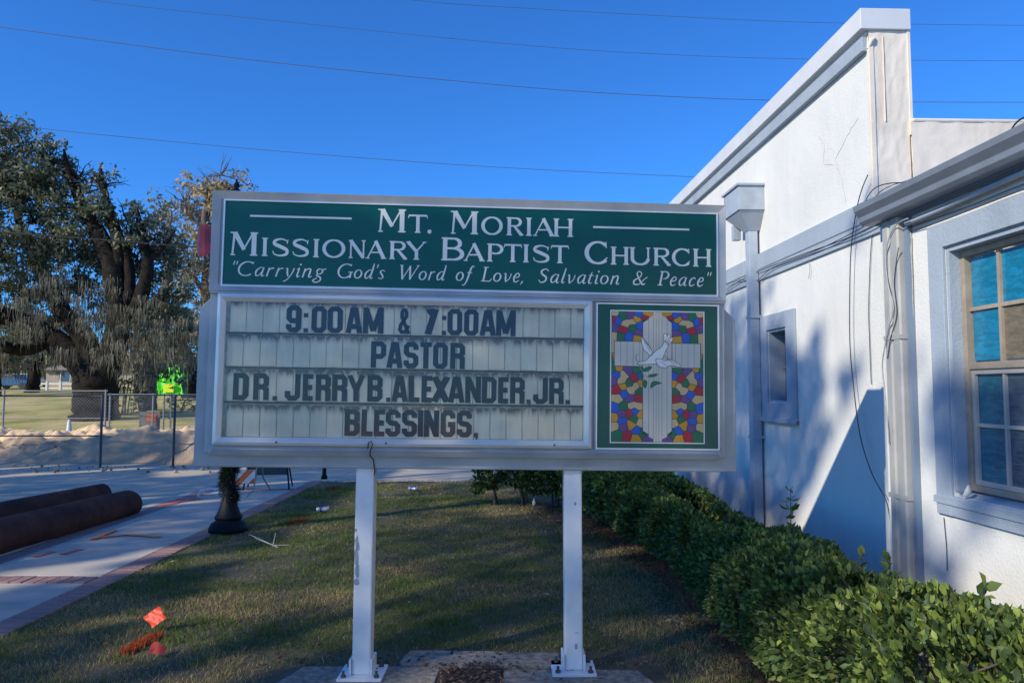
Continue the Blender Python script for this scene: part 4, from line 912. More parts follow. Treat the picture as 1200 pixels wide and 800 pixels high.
# downspout beside the corner, with an added dark strip standing in for its shadow
b = MB(); b.prism([(WX-.070, 4.965), (WX-.078, 4.955), (WX-.078, 4.895), (WX-.068, 4.885), (WX-.068, 4.865), (WX-.078, 4.855), (WX-.078, 4.785), (WX-.068, 4.775), (WX-.004, 4.775), (WX-.004, 4.965)], 'z', -.03, 2.725)
ds = cb_(b, 'downspout', 'downspout', bevel=.003)
for z in (1.93, .9): MB().box((WX-.082, 4.768, z), (WX-.001, 4.972, z+.03)).build('strap', M['downspout'], ds)
MB().box((WX-.035, 4.735, -.03), (WX-.001, 4.772, 2.72)).build('shadow_strip', M['soffit'], ds)
# cables and conduit
def cable(pts, r, mt, name='cable'):
    P_ = cat([tuple(p) for p in pts], False, 5); b = MB(); b.tube(P_, r*(.72 if r < .01 else 1), 6); return b.build(name, M[mt], church)
def on_wall(px, py, lx):
    """point of the wall plane (local x = lx) seen at a photo pixel, in the church frame"""
    x = (px-600)/FOC; z = (400-py)/FOC; c, s = math.cos(PITCH), math.sin(PITCH); r = Vector((x, c-s*z, s+c*z))
    a = R(1.976); ca, sa = math.cos(a), math.sin(a)
    # local = Rz(-a) (world - origin); need local.x == lx
    t = (lx + ca*2.8725)/(ca*r.x + sa*r.y); w = r*t; w.z += CAM_H; w.x -= 2.8725
    return (ca*w.x + sa*w.y, -sa*w.x + ca*w.y, w.z)
cable([on_wall(*p, -.045) for p in ((850, 340), (880, 322), (930, 302), (980, 284), (1010, 272), (1030, 262))], .006, 'wire')
cable([on_wall(*p, -.045) for p in ((850, 334), (868, 328), (885, 330), (905, 314), (960, 292), (1008, 268), (1030, 256))], .005, 'wire')
cable([on_wall(*p, -.05) for p in ((1017, 205), (1010, 222), (1004, 245), (998, 285), (996, 330), (996, 400), (1000, 450), (1008, 510), (1022, 555), (1038, 585), (1044, 615), (1048, 655))], .0055, 'wire')
cable([on_wall(*p, -.012) for p in ((1023, 268), (1020, 300), (1018, 360), (1019, 400), (1021, 450))], .004, 'wire')
cable([on_wall(*p, -.02) for p in ((948, 307), (949, 318), (947.5, 326))], .004, 'wire_w')
cable([on_wall(*p, WX-.09) for p in ((1064, 256), (1052, 262), (1042, 278), (1038, 305), (1041, 335), (1047, 361), (1041, 385), (1037, 405), (1034, 430), (1038, 470), (1042, 520))], .006, 'wire_w')
cable([on_wall(*p, WX-.086) for p in ((1053, 290), (1048, 330), (1051, 368), (1044, 395), (1040, 420))], .004, 'wire')
cable([on_wall(*p, WX-.012) for p in ((1066, 262), (1063, 290), (1066, 275), (1069, 320), (1070, 370), (1072, 450), (1075, 520), (1077, 600), (1075, 655), (1080, 668))], .006, 'wire_w')
cable([on_wall(*p, WX-.010) for p in ((1062, 262), (1068, 280), (1067, 340), (1069, 420), (1072, 520), (1073, 600), (1070, 660), (1064, 676))], .005, 'wire_w')
cable([on_wall(*p, WX-.008) for p in ((1106, 606), (1109, 640), (1110, 668))], .003, 'wire')
cable([on_wall(*p, WX-.05) for p in ((1062, 262), (1100, 246), (1150, 224), (1200, 202), (1290, 162))], .016, 'bluepipe', 'conduit')
cable([on_wall(*p, WX-.02) for p in ((1062, 268), (1090, 258), (1140, 240), (1200, 216), (1290, 186))], .0045, 'wire')
cable([on_wall(*p, WX-.016) for p in ((1066, 271), (1095, 262), (1150, 241), (1200, 222), (1290, 192))], .0045, 'wire')
cable([on_wall(*p, -.26) for p in ((1012, 247), (1016, 232), (1026, 220), (1042, 215), (1060, 214))], .005, 'wire')
cable([on_wall(*p, -.22) for p in ((1020, 240), (1030, 226), (1046, 217), (1064, 212))], .004, 'wire')
cable([on_wall(*p, -.10) for p in ((1182, 158), (1190, 145), (1200, 138), (1215, 135))], .007, 'wire')

# ------------------------------------------------------------------ street lamp with garland and bow
lx, ly = -3.24, 8.60
lamp = empty('street_lamp', (lx, ly, 0), 0, 'dark blue iron lamp post with evergreen garland, foot visible under the sign', 'street lamp')
b = MB(); b.lathe([(.215, 0), (.218, .035), (.205, .06), (.19, .09), (.15, .115), (.135, .125), (.15, .14), (.152, .17), (.135, .185), (.12, .22), (.095, .29), (.085, .33), (.072, .36), (.062, .5), (.058, .9), (.048, 3.35), (.07, 3.37), (.07, 3.42), (.05, 3.45)], 24); b.build('post', M['iron'], lamp)
b = MB(); b.lathe([(.08, 3.45), (.14, 3.50), (.14, 3.53), (.09, 3.55)], 20); b.build('lamp_holder', M['iron'], lamp)
gl, n, l, p = new_mat('frosted_globe'); p.inputs['Base Color'].default_value = (.62, .70, .78, 1); p.inputs['Roughness'].default_value = .1; p.inputs['Transmission Weight'].default_value = .65
b = MB(); b.lathe([(.10, 3.55), (.17, 3.62), (.21, 3.74), (.19, 3.83), (.13, 3.90), (.05, 3.93)], 20); b.build('globe', gl, lamp)
b = MB(); b.lathe([(.055, 3.93), (.035, 3.955), (.02, 3.97), (.035, 3.99), (.035, 4.01), (.015, 4.04), (.008, 4.075)], 12); b.build('finial', M['iron'], lamp)
def needles(npts, cen, rad, length, turns, z0_, z1_):
    k = np.arange(npts); t = RNG.random(npts); a = t*turns*2*np.pi + RNG.normal(size=npts)*1.1; cxr = .075*np.cos(a); cyr = .075*np.sin(a); cz = z0_+(z1_-z0_)*t
    d = RNG.normal(size=(npts, 3)); d /= np.linalg.norm(d, axis=1)[:, None]; P0 = np.stack([cxr, cyr, cz], 1) + d*RNG.random((npts, 1))*rad*.6; P1 = P0 + d*length*(.5+RNG.random((npts, 1)))
    s = np.cross(d, RNG.normal(size=(npts, 3))); s /= np.linalg.norm(s, axis=1)[:, None]; s *= .004
    V = np.stack([P0-s, P0+s, P1], 1).reshape(-1, 3); F = np.arange(npts*3).reshape(-1, 3); c = np.array([.008, .018, .011])*(.5+RNG.random((npts, 1))*1.0); return V, F, np.repeat(c, 3, 0)
V, F_, C_ = needles(26000, None, .06, .05, 6.5, .34, 3.3); g_o = fast('garland', V, F_, M['leaf'], lamp, col=C_)
# bow: two broad loops and two tails of thick ribbon
def ribbon(pts, w, th=.006):
    b = MB(); n_ = len(pts); vs = []
    for (x, y, z, wv) in pts:
        vs += [(x, y, z+wv/2), (x, y, z-wv/2), (x, y+th, z-wv/2), (x, y+th, z+wv/2)]
    fs = []
    for i in range(n_-1):
        for k in range(4): fs.append((4*i+k, 4*i+(k+1) % 4, 4*i+4+(k+1) % 4, 4*i+4+k))
    fs += [(0, 3, 2, 1), (4*n_-4, 4*n_-3, 4*n_-2, 4*n_-1)]; b.add(vs, fs); return b
bow = ribbon([(.0, -.13, 3.27, .10), (-.12, -.22, 3.31, .24), (-.26, -.23, 3.31, .36), (-.335, -.21, 3.31, .37), (-.375, -.16, 3.30, .20)], .3).build('bow', M['red'], lamp)
ribbon([(.0, -.13, 3.27, .10), (.10, -.22, 3.29, .26), (.235, -.20, 3.29, .38), (.275, -.12, 3.28, .28)], .3).build('bow', M['red'], lamp)
b = MB(); b.add([(-.05, -.15, 3.25), (.02, -.15, 3.25), (-.10, -.17, 2.72), (-.20, -.16, 2.80), (-.05, -.144, 3.25), (.02, -.144, 3.25), (-.10, -.164, 2.72), (-.20, -.154, 2.80)], [(0, 1, 2, 3), (4, 7, 6, 5), (0, 4, 5, 1), (1, 5, 6, 2), (2, 6, 7, 3), (3, 7, 4, 0)]); b.build('bow_tail', M['red'], lamp)
b = MB(); b.tube([(.03, -.16, 3.27), (.03, -.10, 3.27)], .05, 10); b.build('bow_knot', M['red'], lamp)

# slim black pole at the corner of the lawn
p0 = gnd(380, 561, -.03); bp = empty('sign_pole', (p0.x, p0.y, -.03), 0, 'slim black pole at far corner of the lawn, only its foot visible below sign', 'pole')
b = MB(); b.lathe([(.06, 0), (.06, .05), (.038, .08), (.036, 2.6), (.02, 2.62)], 12); b.build('pole', M['iron'], bp)
b = MB(); b.lathe([(.02, 2.62), (.05, 2.66), (.05, 2.70), (.01, 2.76)], 10); b.build('finial', M['iron'], bp)

# barricades
bx, by = -4.05, 11.75
bar = empty('barricade', (bx, by, ROADZ+.05), R(-8), 'orange and white striped barricade on pavement behind the lamp post', 'barricade')
def stripes(parent, z, x0=-.62, x1=.30, h=.215):
    MB().box((x0, -.20, z), (x1, -.18, z+h)).build('board', M['whiteplastic'], parent, bevel=.004)
    k = x0-.1
    while k < x1:
        poly = clip(clip([(k, z), (k+.12, z), (k+.12+h, z+h), (k+h, z+h)], -1, 0, -x0), 1, 0, x1)
        if len(poly) >= 3: MB().add([(q[0], -.2035, q[1]) for q in poly], [tuple(range(len(poly)))]).build('stripe', M['orange'], parent)
        k += .24
stripes(bar, .20, -.36, .12); stripes(bar, .62, -.36, .12)
for x in (-.40, .10):
    b = MB(); b.tube([(x, -.42, .02), (x, -.20, .10), (x, -.14, .25), (x, 0, .95)], .012, 6); b.tube([(x, .40, .02), (x, .12, .25), (x, 0, .95)], .012, 6); b.build('leg', M['whiteplastic'] if x < 0 else M['galv'], bar)
MB().tube([(-.66, -.45, .0), (-.63, -.42, .10), (-.52, -.36, .13), (-.38, -.32, .12)], .026, 8).build('foot', M['whiteplastic'], bar)
st = empty('folding_sign_stand', (-4.0, 12.3, ROADZ), R(10), 'dark grey folding frame stand just right of the striped barricade', 'sign stand')
MB().box((-.30, -.03, .30), (.30, .0, .46)).build('crossboard', mat('dark_board', (.04, .07, .075), .6), st)
for s_ in (-1, 1):
    MB().tube([(s_*.37, -.25, 0), (s_*.30, -.02, .46), (s_*.22, .0, 1.05)], .015, 6).build('leg', M['iron'], st)
    MB().tube([(s_*.37, .28, 0), (s_*.22, .0, 1.05)], .013, 6).build('leg', M['iron'], st)
MB().box((-.42, -.27, 0.0), (.42, -.24, .02)).build('foot_bar', M['galv'], st)

# ------------------------------------------------------------------ logs
def log(name, a, c_, r0, r1, label, seed):
    a = Vector(a); c_ = Vector(c_); root = empty(name, ((a+c_)/2).to_tuple(), 0, label, 'log', 'wooden poles lying along the kerb'); mid_ = (a+c_)/2
    n_, m_ = 28, 60; d = (c_-a).normalized(); up = Vector((0, 0, 1)); s_ = d.cross(up).normalized(); V = []; F = []
    for i in range(m_+1):
        t = i/m_; q = a.lerp(c_, t) - mid_; r = r0+(r1-r0)*t
        for k in range(n_):
            th = 2*math.pi*k/n_; rr = r*(1+.035*math.sin(3*th+seed)+.05*(float(fbm(th*1.5, t*9+seed, 5))-.5) + .02*(float(fbm(th*6, t*3, 6))-.5))
            V.append(q + s_*math.cos(th)*rr + up*math.sin(th)*rr)
    for i in range(m_):
        for k in range(n_): F.append((i*n_+k, i*n_+(k+1) % n_, (i+1)*n_+(k+1) % n_, (i+1)*n_+k))
    b = MB(); b.add(V, F, True); b.build('trunk', M['log'], root)
    b = MB(); b.add(V[-n_:], [tuple(range(n_))]); b.build('cut_end', M['logend'], root)
log('log', (-5.45, 1.0, ROADZ+.235), (-5.03, 9.85, ROADZ+.195), .235, .185, 'thick brown wooden pole lying nearest the pavement kerb', 1)
log('log', (-6.55, 1.0, ROADZ+.235), (-5.88, 10.75, ROADZ+.18), .23, .17, 'reddish brown wooden pole lying behind the nearest one', 4)

# ------------------------------------------------------------------ chain link fences
def chain_fence(name, x0_, x1_, y, zt, posts, rails, mt, label, wire=.0026, cell=.075, zb=ROADZ, sway=0):
    root = empty(name, ((x0_+x1_)/2, y, zb), 0, label, 'fence'); cx = (x0_+x1_)/2; h = zt-zb
    for px_ in posts: MB().tube([(px_-cx, 0, -.1), (px_-cx+random.uniform(-.02, .02), 0, h)], .028, 8).build('post', M[mt], root)
    for z in rails: MB().tube([(x0_-cx, .0, z-zb), (x1_-cx, .0, z-zb)], .015, 8).build('rail', M[mt], root)
    V = []; F = []; hb = h-.03; nd = int((x1_-x0_+hb)/cell)
    for sgn in (1, -1):
        for k in range(nd):
            xa = x0_-cx-hb + k*cell; xb = xa+hb; za, zb2 = (.02, hb) if sgn > 0 else (hb, .02)
            t0 = max(0, (x0_-cx-xa)/(xb-xa)); t1 = min(1, (x1_-cx-xa)/(xb-xa))
            if t0 >= t1: continue
            A = (xa+(xb-xa)*t0, za+(zb2-za)*t0); B = (xa+(xb-xa)*t1, za+(zb2-za)*t1); b0 = len(V); w = wire*.7
            yy = .02+.003*sgn
            V += [(A[0]-w, yy, A[1]), (A[0]+w, yy, A[1]), (B[0]+w, yy, B[1]), (B[0]-w, yy, B[1])]; F.append((b0, b0+1, b0+2, b0+3))
    fast('chain_mesh', V, F, M['meshwire'], root, kind='stuff')
chain_fence('chain_link_fence', -16.5, -9.00, 16.40, 1.50, [-9.02, -12.2, -15.2], [1.47, .60], 'fence_dark', 'dark framed chain link fence at the street edge in front of the sand', zb=ROADZ)
chain_fence('chain_link_fence', -8.96, -4.2, 16.50, 1.50, [-7.47, -5.2], [1.49], 'fence_dark', 'dark chain link panel from the thick post to behind the church sign', zb=ROADZ)
zf = .05
chain_fence('chain_link_fence', -19, -12.66, 23.3, 1.62, [-12.70, -15.9], [1.58, .72], 'galv', 'silver chain link panel behind the sand, left of the oak trunk', zb=zf)
chain_fence('chain_link_fence', -12.60, -11.10, 23.2, 1.50, [-12.52, -11.18], [1.47], 'galv', 'short silver chain link panel in front of the oak trunk', zb=zf)
chain_fence('chain_link_fence', -11.02, -6.5, 23.5, 1.50, [-10.98, -10.75, -8.0], [1.46, .72], 'galv', 'silver chain link panel right of the oak trunk near the grey board', zb=zf)
# leaning grey board and a white cone-like post at the fence
q0 = at(176, 482, 24.2)
bd = empty('grey_board', (q0.x, q0.y, .1), R(12), 'weathered grey and orange board leaning behind the fence beside the oak', 'board')
MB().box((-.32, -.02, 0), (.30, .03, .80)).build('panel', mat('weathered_board', (.20, .21, .20), .8, 0, 0, 9, (.10, .10, .09)), bd)
MB().box((-.1, -.035, .50), (.2, -.021, .72)).build('orange_patch', M['orange'], bd)
q0 = at(81, 500, 23.0); b = MB(); b.lathe([(.16, 0), (.16, .03), (.10, .05), (.05, .55), (.03, .6)], 12); o = b.build('marker_cone', M['whiteplastic']); o.location = (q0.x, q0.y, .10)
tag(o, 'pale faded cone standing at the fence post left of the oak trunk', 'cone')

# ------------------------------------------------------------------ trees
def clump_leaves(blobs, per_m3, size, cols, seed=0, cut=None, thresh=.47, freq=.55, down=.0, puff=None):
    """leaf-sized quads gathered in puffs at the twig ends, the puffs spread through ellipsoid volumes; blobs: (cx,cy,cz,rx,ry,rz)"""
    Ps = []; Cs = []; rng = np.random.default_rng(seed); pr = puff or size*4.2
    for (cx, cy, cz, rx, ry, rz) in blobs:
        vol = 4.19*rx*ry*rz; npf = max(4, int(vol*.50/pr**3*(1-thresh))); d = rng.normal(size=(npf, 3)); d /= np.linalg.norm(d, axis=1)[:, None]
        C = np.array([cx, cy, cz]) + d*(rng.random(npf)**(1/1.6))[:, None]*np.array([rx, ry, rz])
        nl = max(12, int(per_m3*vol/npf*.50)); o = rng.normal(size=(npf, nl, 3)); o /= np.linalg.norm(o, axis=2)[:, :, None]
        rr = rng.random((npf, nl, 1))**(1/1.7); o = o*rr*pr*(.6+.8*rng.random((npf, 1, 1)))*np.array([1.15, 1.15, .72]); Ps.append((C[:, None, :]+o).reshape(-1, 3))
        Cs.append(np.repeat(.72+.56*rng.random((npf, 1)), nl, 0).reshape(-1))
    P = np.concatenate(Ps); K = np.concatenate(Cs)
    n_ = len(P); a = rng.normal(size=(n_, 3)); a[:, 2] -= down; a /= np.linalg.norm(a, axis=1)[:, None]; b = np.cross(a, rng.normal(size=(n_, 3))); b /= np.linalg.norm(b, axis=1)[:, None]
    s = size*(.55+.9*rng.random((n_, 1))); V = np.stack([P-a*s, P+b*s*.42, P+a*s, P-b*s*.42], 1).reshape(-1, 3)
    F = np.arange(n_*4).reshape(-1, 4); c = np.array(cols)[rng.integers(0, len(cols), n_)]*(.7+.6*rng.random((n_, 1)))*K[:, None]
    return V, F, np.repeat(c, 4, 0)
def moss_strands(n_, pts, rad, lmin, lmax, seed, col=(.14, .125, .095), w=.05):
    """tufts: every tuft hangs from one spot, its strands longest in the middle"""
    rng = np.random.default_rng(seed); V = []; F = []; C = []
    pts = np.array(pts); per = 22
    for g in range(max(1, n_//per)):
        q0 = pts[rng.integers(len(pts))] + rng.normal(size=3)*np.array([1, 1, .30])*rad; LL = rng.uniform(lmin, lmax)*1.25; tr = LL*.20+.05; tone = rng.uniform(.55, 1.6)
        for i in range(per):
            off = rng.normal(size=2)*tr; f = math.exp(-(off@off)/(2*tr*tr)); p = q0+np.array([off[0], off[1], rng.normal()*.06]); L = LL*(.25+.85*f)*rng.uniform(.6, 1.1); a = rng.uniform(0, math.pi); dx, dy = math.cos(a), math.sin(a); k = 3; b0 = len(V)
            cc = np.array(col)*tone*rng.uniform(.7, 1.3); dr = rng.normal(size=2)*.13*L
            for j in range(k+1):
                t = j/k; ww = w*(1-t)*rng.uniform(.5, 1.4)+.003; q = p+np.array([dr[0]*t*t+rng.normal()*.008, dr[1]*t*t, -L*t]); V += [q+np.array([dx, dy, 0])*ww, q-np.array([dx, dy, 0])*ww]; C += [cc, cc]
            for j in range(k): F.append([b0+2*j, b0+2*j+1, b0+2*j+3, b0+2*j+2])
    return np.array(V), np.array(F), np.array(C)
def limbs(b, paths, n=9):
    for pts in paths:
        P_ = cat([(p.x, p.y, p.z, r) for p, r in pts], False, 5)
        q = [(x+random.uniform(-1, 1)*r*.12, y, z+random.uniform(-1, 1)*r*.08) for x, y, z, r in P_]; b.tube(q, [max(.01, p[3]*random.uniform(.93, 1.06)) for p in P_], n)
def twigs(b, tips, n_, L, seed, r=.02):
    rng = random.Random(seed)
    for i in range(n_):
        p = rng.choice(tips); p = Vector(p); d = Vector((rng.gauss(0, 1), rng.gauss(0, .6), rng.gauss(.3, .7))).normalized()
        pts = [p]; 
        for k in range(3): d = (d+Vector((rng.gauss(0, .35), rng.gauss(0, .35), rng.gauss(0, .3)))).normalized(); pts.append(pts[-1]+d*L/3*rng.uniform(.6, 1.2))
        b.tube(pts, [r, r*.75, r*.5, r*.2], 5)
OAKC = [(.12, .14, .085), (.10, .12, .07), (.18, .185, .12), (.075, .095, .055), (.23, .22, .155)]
# great oak
D = 33.0
oak = empty('oak_tree', (at(112, 497, D).x, D, .35), 0, 'huge spreading live oak hung with moss behind the chain link fence', 'tree')
ox, oy_, oz_ = oak.location
A = lambda px_, py_, dy=0: at(px_, py_, D+dy) - Vector((ox, oy_, oz_))
b = MB()
limbs(b, [
 [(A(112, 512), 1.25), (A(112, 495), 1.05), (A(113, 470), .93), (A(112, 450), .90), (A(106, 430), .70), (A(100, 420), .3)],
 [(A(112, 450), .75), (A(98, 428), .62), (A(70, 405), .55), (A(40, 385), .48), (A(0, 368, -1), .40), (A(-50, 350, -2), .3)],
 [(A(116, 450), .65), (A(100, 400), .48), (A(76, 370), .42), (A(66, 350, .5), .34), (A(40, 300, 1), .28), (A(20, 250, 1), .16), (A(10, 190, 1), .06)],
 [(A(118, 450), .70), (A(132, 410), .60), (A(140, 372), .50), (A(133, 320), .46), (A(118, 280), .40), (A(96, 240), .28), (A(80, 200), .14), (A(75, 175), .05)],
 [(A(136, 390), .40), (A(160, 360), .34), (A(172, 320), .28), (A(168, 280), .20), (A(160, 245), .08)],
 [(A(132, 330), .34), (A(140, 290), .30), (A(128, 250), .24), (A(120, 215), .15), (A(118, 195), .05)],
 [(A(140, 372), .30), (A(152, 340), .26), (A(150, 300), .2), (A(155, 268), .1)],
 [(A(60, 395), .35), (A(30, 410, -1), .28), (A(-10, 402, -2), .24), (A(-60, 390, -2), .15)],
 [(A(170, 310), .18), (A(190, 290), .12), (A(205, 270), .05)]], 10)
tips = [A(20, 230), A(60, 190), A(90, 210), A(120, 220), A(150, 260), A(40, 260), A(0, 200), A(160, 300), A(190, 290), A(10, 300), A(80, 280), A(190, 350)]
twigs(b, tips, 150, 1.3, 3, .035)
b.build('trunk', M['bark'], oak)
def bl(px_, py_, rx, ry_, dy=0, depth=None):
    c_ = A(px_, py_, dy); s = D/FOC; return (c_.x, c_.y, c_.z, rx*s, (depth or min(rx, ry_))*s, ry_*s)
blobs = [bl(10, 215, 50, 72, 0), bl(8, 160, 32, 30), bl(52, 215, 42, 55), bl(52, 172, 24, 18), bl(92, 250, 32, 48), bl(75, 200, 28, 26, 1), bl(122, 205, 18, 14), bl(118, 240, 22, 28, -1), bl(135, 205, 10, 10), bl(150, 262, 28, 34), bl(178, 265, 24, 22, 1), bl(200, 300, 28, 36, 2), bl(165, 310, 32, 36, 1), bl(205, 350, 30, 40, 1), bl(120, 310, 36, 34, 2), bl(60, 290, 52, 44, 0), bl(0, 300, 48, 48, -1), bl(-60, 250, 60, 80, 0), bl(90, 340, 34, 26, 2), bl(30, 345, 42, 24, 1), bl(165, 375, 34, 26, 2), bl(195, 400, 26, 22, 2), bl(-40, 360, 50, 40, 0), bl(215, 390, 20, 34, 2), bl(60, 340, 34, 20, 2), bl(190, 425, 18, 14, 3), bl(100, 305, 26, 22, 2), bl(10, 395, 28, 12, -2), bl(218, 430, 12, 16, 3), bl(135, 355, 20, 18, 3)]
V, F_, C_ = clump_leaves(blobs, 250, .115, OAKC, 5, thresh=.25, freq=.85, down=.3); fast('crown', V, F_, M['leaf'], oak, col=C_)
mp = [A(px_, py_, random.uniform(-2.5, 2)) for px_, py_ in ((45, 340), (60, 330), (100, 350), (120, 350), (150, 340), (130, 370), (160, 380), (180, 390), (200, 395), (215, 380), (30, 375), (10, 378), (70, 360), (190, 350), (145, 400), (165, 410), (210, 410), (90, 330), (-20, 385), (20, 380), (105, 370))]
V, F_, C_ = moss_strands(8500, mp, 1.7, .22, .85, 3, (.14, .13, .095), .015); fast('hanging_moss', V, F_, M['moss'], oak, col=C_, kind='stuff')

def tree(name, px_, base_py, D_, label, blobs_px, paths_px, mt='bark_grey', cols=OAKC, per=30, size=.2, seed=9, thr=.48, moss=0, freq=1.0, tw=40):
    g0 = at(px_, base_py, D_); gz = float(terrain_z(0, D_))-.1; root = empty(name, (g0.x, D_, gz), 0, label, 'tree')
    A_ = lambda a, b_, dy=0: at(a, b_, D_+dy) - Vector((g0.x, D_, gz)); s = D_/FOC
    b = MB(); P_ = [[(A_(*p[:2], p[3] if len(p) > 3 else 0), p[2]) for p in pth] for pth in paths_px]
    P_[0] = [(Vector((0, 0, -.3)), P_[0][0][1]*1.2)] + P_[0]
    limbs(b, P_, 8); ends = [q[-1][0] for q in P_] + [q[len(q)//2][0] for q in P_]; twigs(b, ends, tw, D_*.035, seed, D_*.0008)
    b.build('trunk', M[mt], root)
    bs = []
    for (x, y, rx, ry_, dy) in blobs_px: c_ = A_(x, y, dy); bs.append((c_.x, c_.y, c_.z, rx*s, min(rx, ry_)*s, ry_*s))
    V, F_, C_ = clump_leaves(bs, per, size, cols, seed, thresh=thr, freq=freq, down=.4); fast('crown', V, F_, M['leaf'], root, col=C_)
    if moss:
        mpp = [A_(x, y+ry_*.5, dy) for (x, y, rx, ry_, dy) in blobs_px]
        V, F_, C_ = moss_strands(moss*3, mpp, s*16, s*6, s*24, seed+1, (.20, .175, .13), s*.7); fast('hanging_moss', V, F_, M['moss'], root, col=C_, kind='stuff')
    return root
CYP = [(.44, .31, .18), (.34, .32, .22), (.42, .28, .11), (.22, .22, .15), (.34, .30, .22)]
tree('cypress_tree', 243, 470, 44, 'tall pale trunked tree with sparse rusty foliage left of the sign', [(245, 225, 36, 28, 0), (270, 215, 24, 18, 0), (228, 245, 28, 30, 1), (262, 250, 28, 24, 0), (235, 290, 30, 36, 0), (250, 350, 30, 40, 0), (232, 390, 20, 30, 1), (222, 320, 22, 26, 0), (285, 220, 14, 12, 0)],
 [[(243, 440, .42), (244, 400, .38), (241, 350, .34), (243, 300, .28), (240, 255, .2), (247, 215, .10)], [(242, 350, .2), (228, 325, .13), (215, 312, .06)], [(243, 290, .18), (256, 262, .12), (262, 235, .06)], [(241, 270, .12), (228, 250, .08), (216, 236, .04)], [(243, 330, .14), (262, 312, .08), (272, 300, .04)], [(242, 260, .1), (250, 235, .07), (258, 205, .04)]],
 cols=CYP, per=120, size=.14, seed=21, thr=.475, freq=.8, tw=70, moss=120)
tree('oak_tree', 172, 470, 40, 'slimmer mossy oak with bronze top between huge oak and tall pale tree', [(190, 250, 26, 26, 0), (205, 285, 26, 26, 0), (215, 330, 26, 30, 0), (200, 240, 22, 20, 1), (190, 360, 30, 30, 0), (210, 400, 28, 22, 0), (170, 410, 20, 16, 0), (228, 415, 14, 20, 0), (184, 437, 8, 8, -2), (207, 446, 9, 6, -2), (197, 428, 8, 5, -2)],
 [[(174, 450, .45), (178, 410, .38), (186, 370, .34), (196, 330, .3), (202, 290, .2), (196, 255, .08)], [(182, 390, .26), (206, 360, .18), (218, 330, .08)]], cols=OAKC+CYP[:2], per=34, size=.15, seed=33, thr=.485, moss=260, freq=.9)
for i, (px_, D_, sc_, lab) in enumerate(((-8, 58, 1.0, 'dark mossy oak at the far left beyond the lawn'), (38, 64, .8, 'shadowy moss hung oak behind the low limb of the huge oak'), (165, 60, .9, 'moss draped oak right behind the fence, left of green tarp'), (222, 54, .9, 'moss draped oak at far side of the green tarp'))):
    tree('oak_tree', px_, 470, D_, lab, [(px_-18, 405, 26*sc_, 20, 0), (px_+10, 400, 26*sc_, 22, 0), (px_+26, 418, 18*sc_, 14, 0), (px_-30, 420, 16*sc_, 14, 0), (px_, 375, 34*sc_, 22, 0)],
     [[(px_, 455, .55), (px_+2, 435, .45), (px_-4, 415, .35), (px_-12, 395, .2)], [(px_+2, 440, .3), (px_+14, 420, .2), (px_+24, 400, .1)]], 'bark', OAKC, 70, .22, 50+i, .47, 200, 1.2, 12)
# one dark mass of woods closing the view beyond the lawn
wb = []; wr = random.Random(4)
for k in range(84):
    px_ = -180 + k*19; c_ = at(px_, wr.uniform(428, 446), 112 + wr.uniform(-8, 8)); r_ = wr.uniform(1.6, 3.0); wb.append((c_.x, c_.y, c_.z, r_*1.7, r_, r_))
    c_ = at(px_, 452, 112 + wr.uniform(-8, 8)); wb.append((c_.x, c_.y, c_.z, 3.0, 1.5, 1.6))
V, F_, C_ = clump_leaves(wb, 26, .34, OAKC, 91, thresh=.3, down=.3); tag(fast('distant_woods', V, F_, M['leaf'], col=C_), 'dark far off woods closing the view beyond the lawn', 'woods', kind='stuff')
# shrubs at the foot of the far trees
def far_bush(px_, py_, rx, ry_, D_, label, seed):
    c_ = at(px_, py_, D_); s = D_/FOC; gz = float(terrain_z(0, D_)); root = empty('bush', (c_.x, D_, gz-.1), 0, label, 'bush')
    V, F_, C_ = clump_leaves([(0, 0, c_.z-gz, rx*s, rx*s*.7, ry_*s)], 420, .10, [(.09, .11, .045), (.13, .13, .06), (.06, .08, .035), (.17, .16, .09)], seed, thresh=.44, freq=.5, down=0); fast('foliage', V, F_, M['leaf'], root, col=C_)
    b = MB()
    for k in range(6): b.tube([(random.uniform(-.2, .2), 0, -.1), (random.uniform(-rx, rx)*s*.6, random.uniform(-.3, .3), c_.z-gz+random.uniform(0, .5)*ry_*s)], [.04, .012], 5)
    b.build('stems', M['bark_grey'], root)
far_bush(146, 447, 13, 26, 36, 'ragged yellow green bush against the right side of the oak trunk', 3)
far_bush(165, 468, 26, 11, 38, 'low grey green undergrowth under the moss right of the oak trunk', 4)
far_bush(212, 470, 18, 10, 38, 'low undergrowth below the green tarp by the church sign', 5)

# ------------------------------------------------------------------ background: tarp, house, rail fence, car
gt = at(196, 445, 50); gz = float(terrain_z(0, 50))
tp = empty('green_tarp', (gt.x, 50, gz-.05), R(6), 'vivid neon green tarp over a frame, glimpsed through the moss', 'tarp')
neon = mat('neon_green', (.16, .95, .02), .55, 0, 0, 1.2, (.06, .62, .02)); yel = mat('neon_yellow', (.75, .85, .02), .55)
h_ = at(196, 427, 50).z - gz
V = []; F = []; nx, nz = 24, 14
for j in range(nz):
    for i in range(nx): x = -1.15+2.3*i/(nx-1); z = .35+(h_-.35)*j/(nz-1); V.append((x, -.06*math.sin(i*1.1+j*.4)-.03*math.sin(j*2)-.25*(1-j/(nz-1)), z+(.10*math.sin(i*.55) if j == nz-1 else 0)))
for j in range(nz-1):
    for i in range(nx-1):
        e_ = min(i, nx-2-i, nz-2-j)
        if e_ < 3 and float(vnoise(i*.55, j*.55, 12)) < .55 - e_*.12: continue
        F.append((j*nx+i, j*nx+i+1, (j+1)*nx+i+1, (j+1)*nx+i))
fast('sheet', V, F, neon, tp, smooth=True)
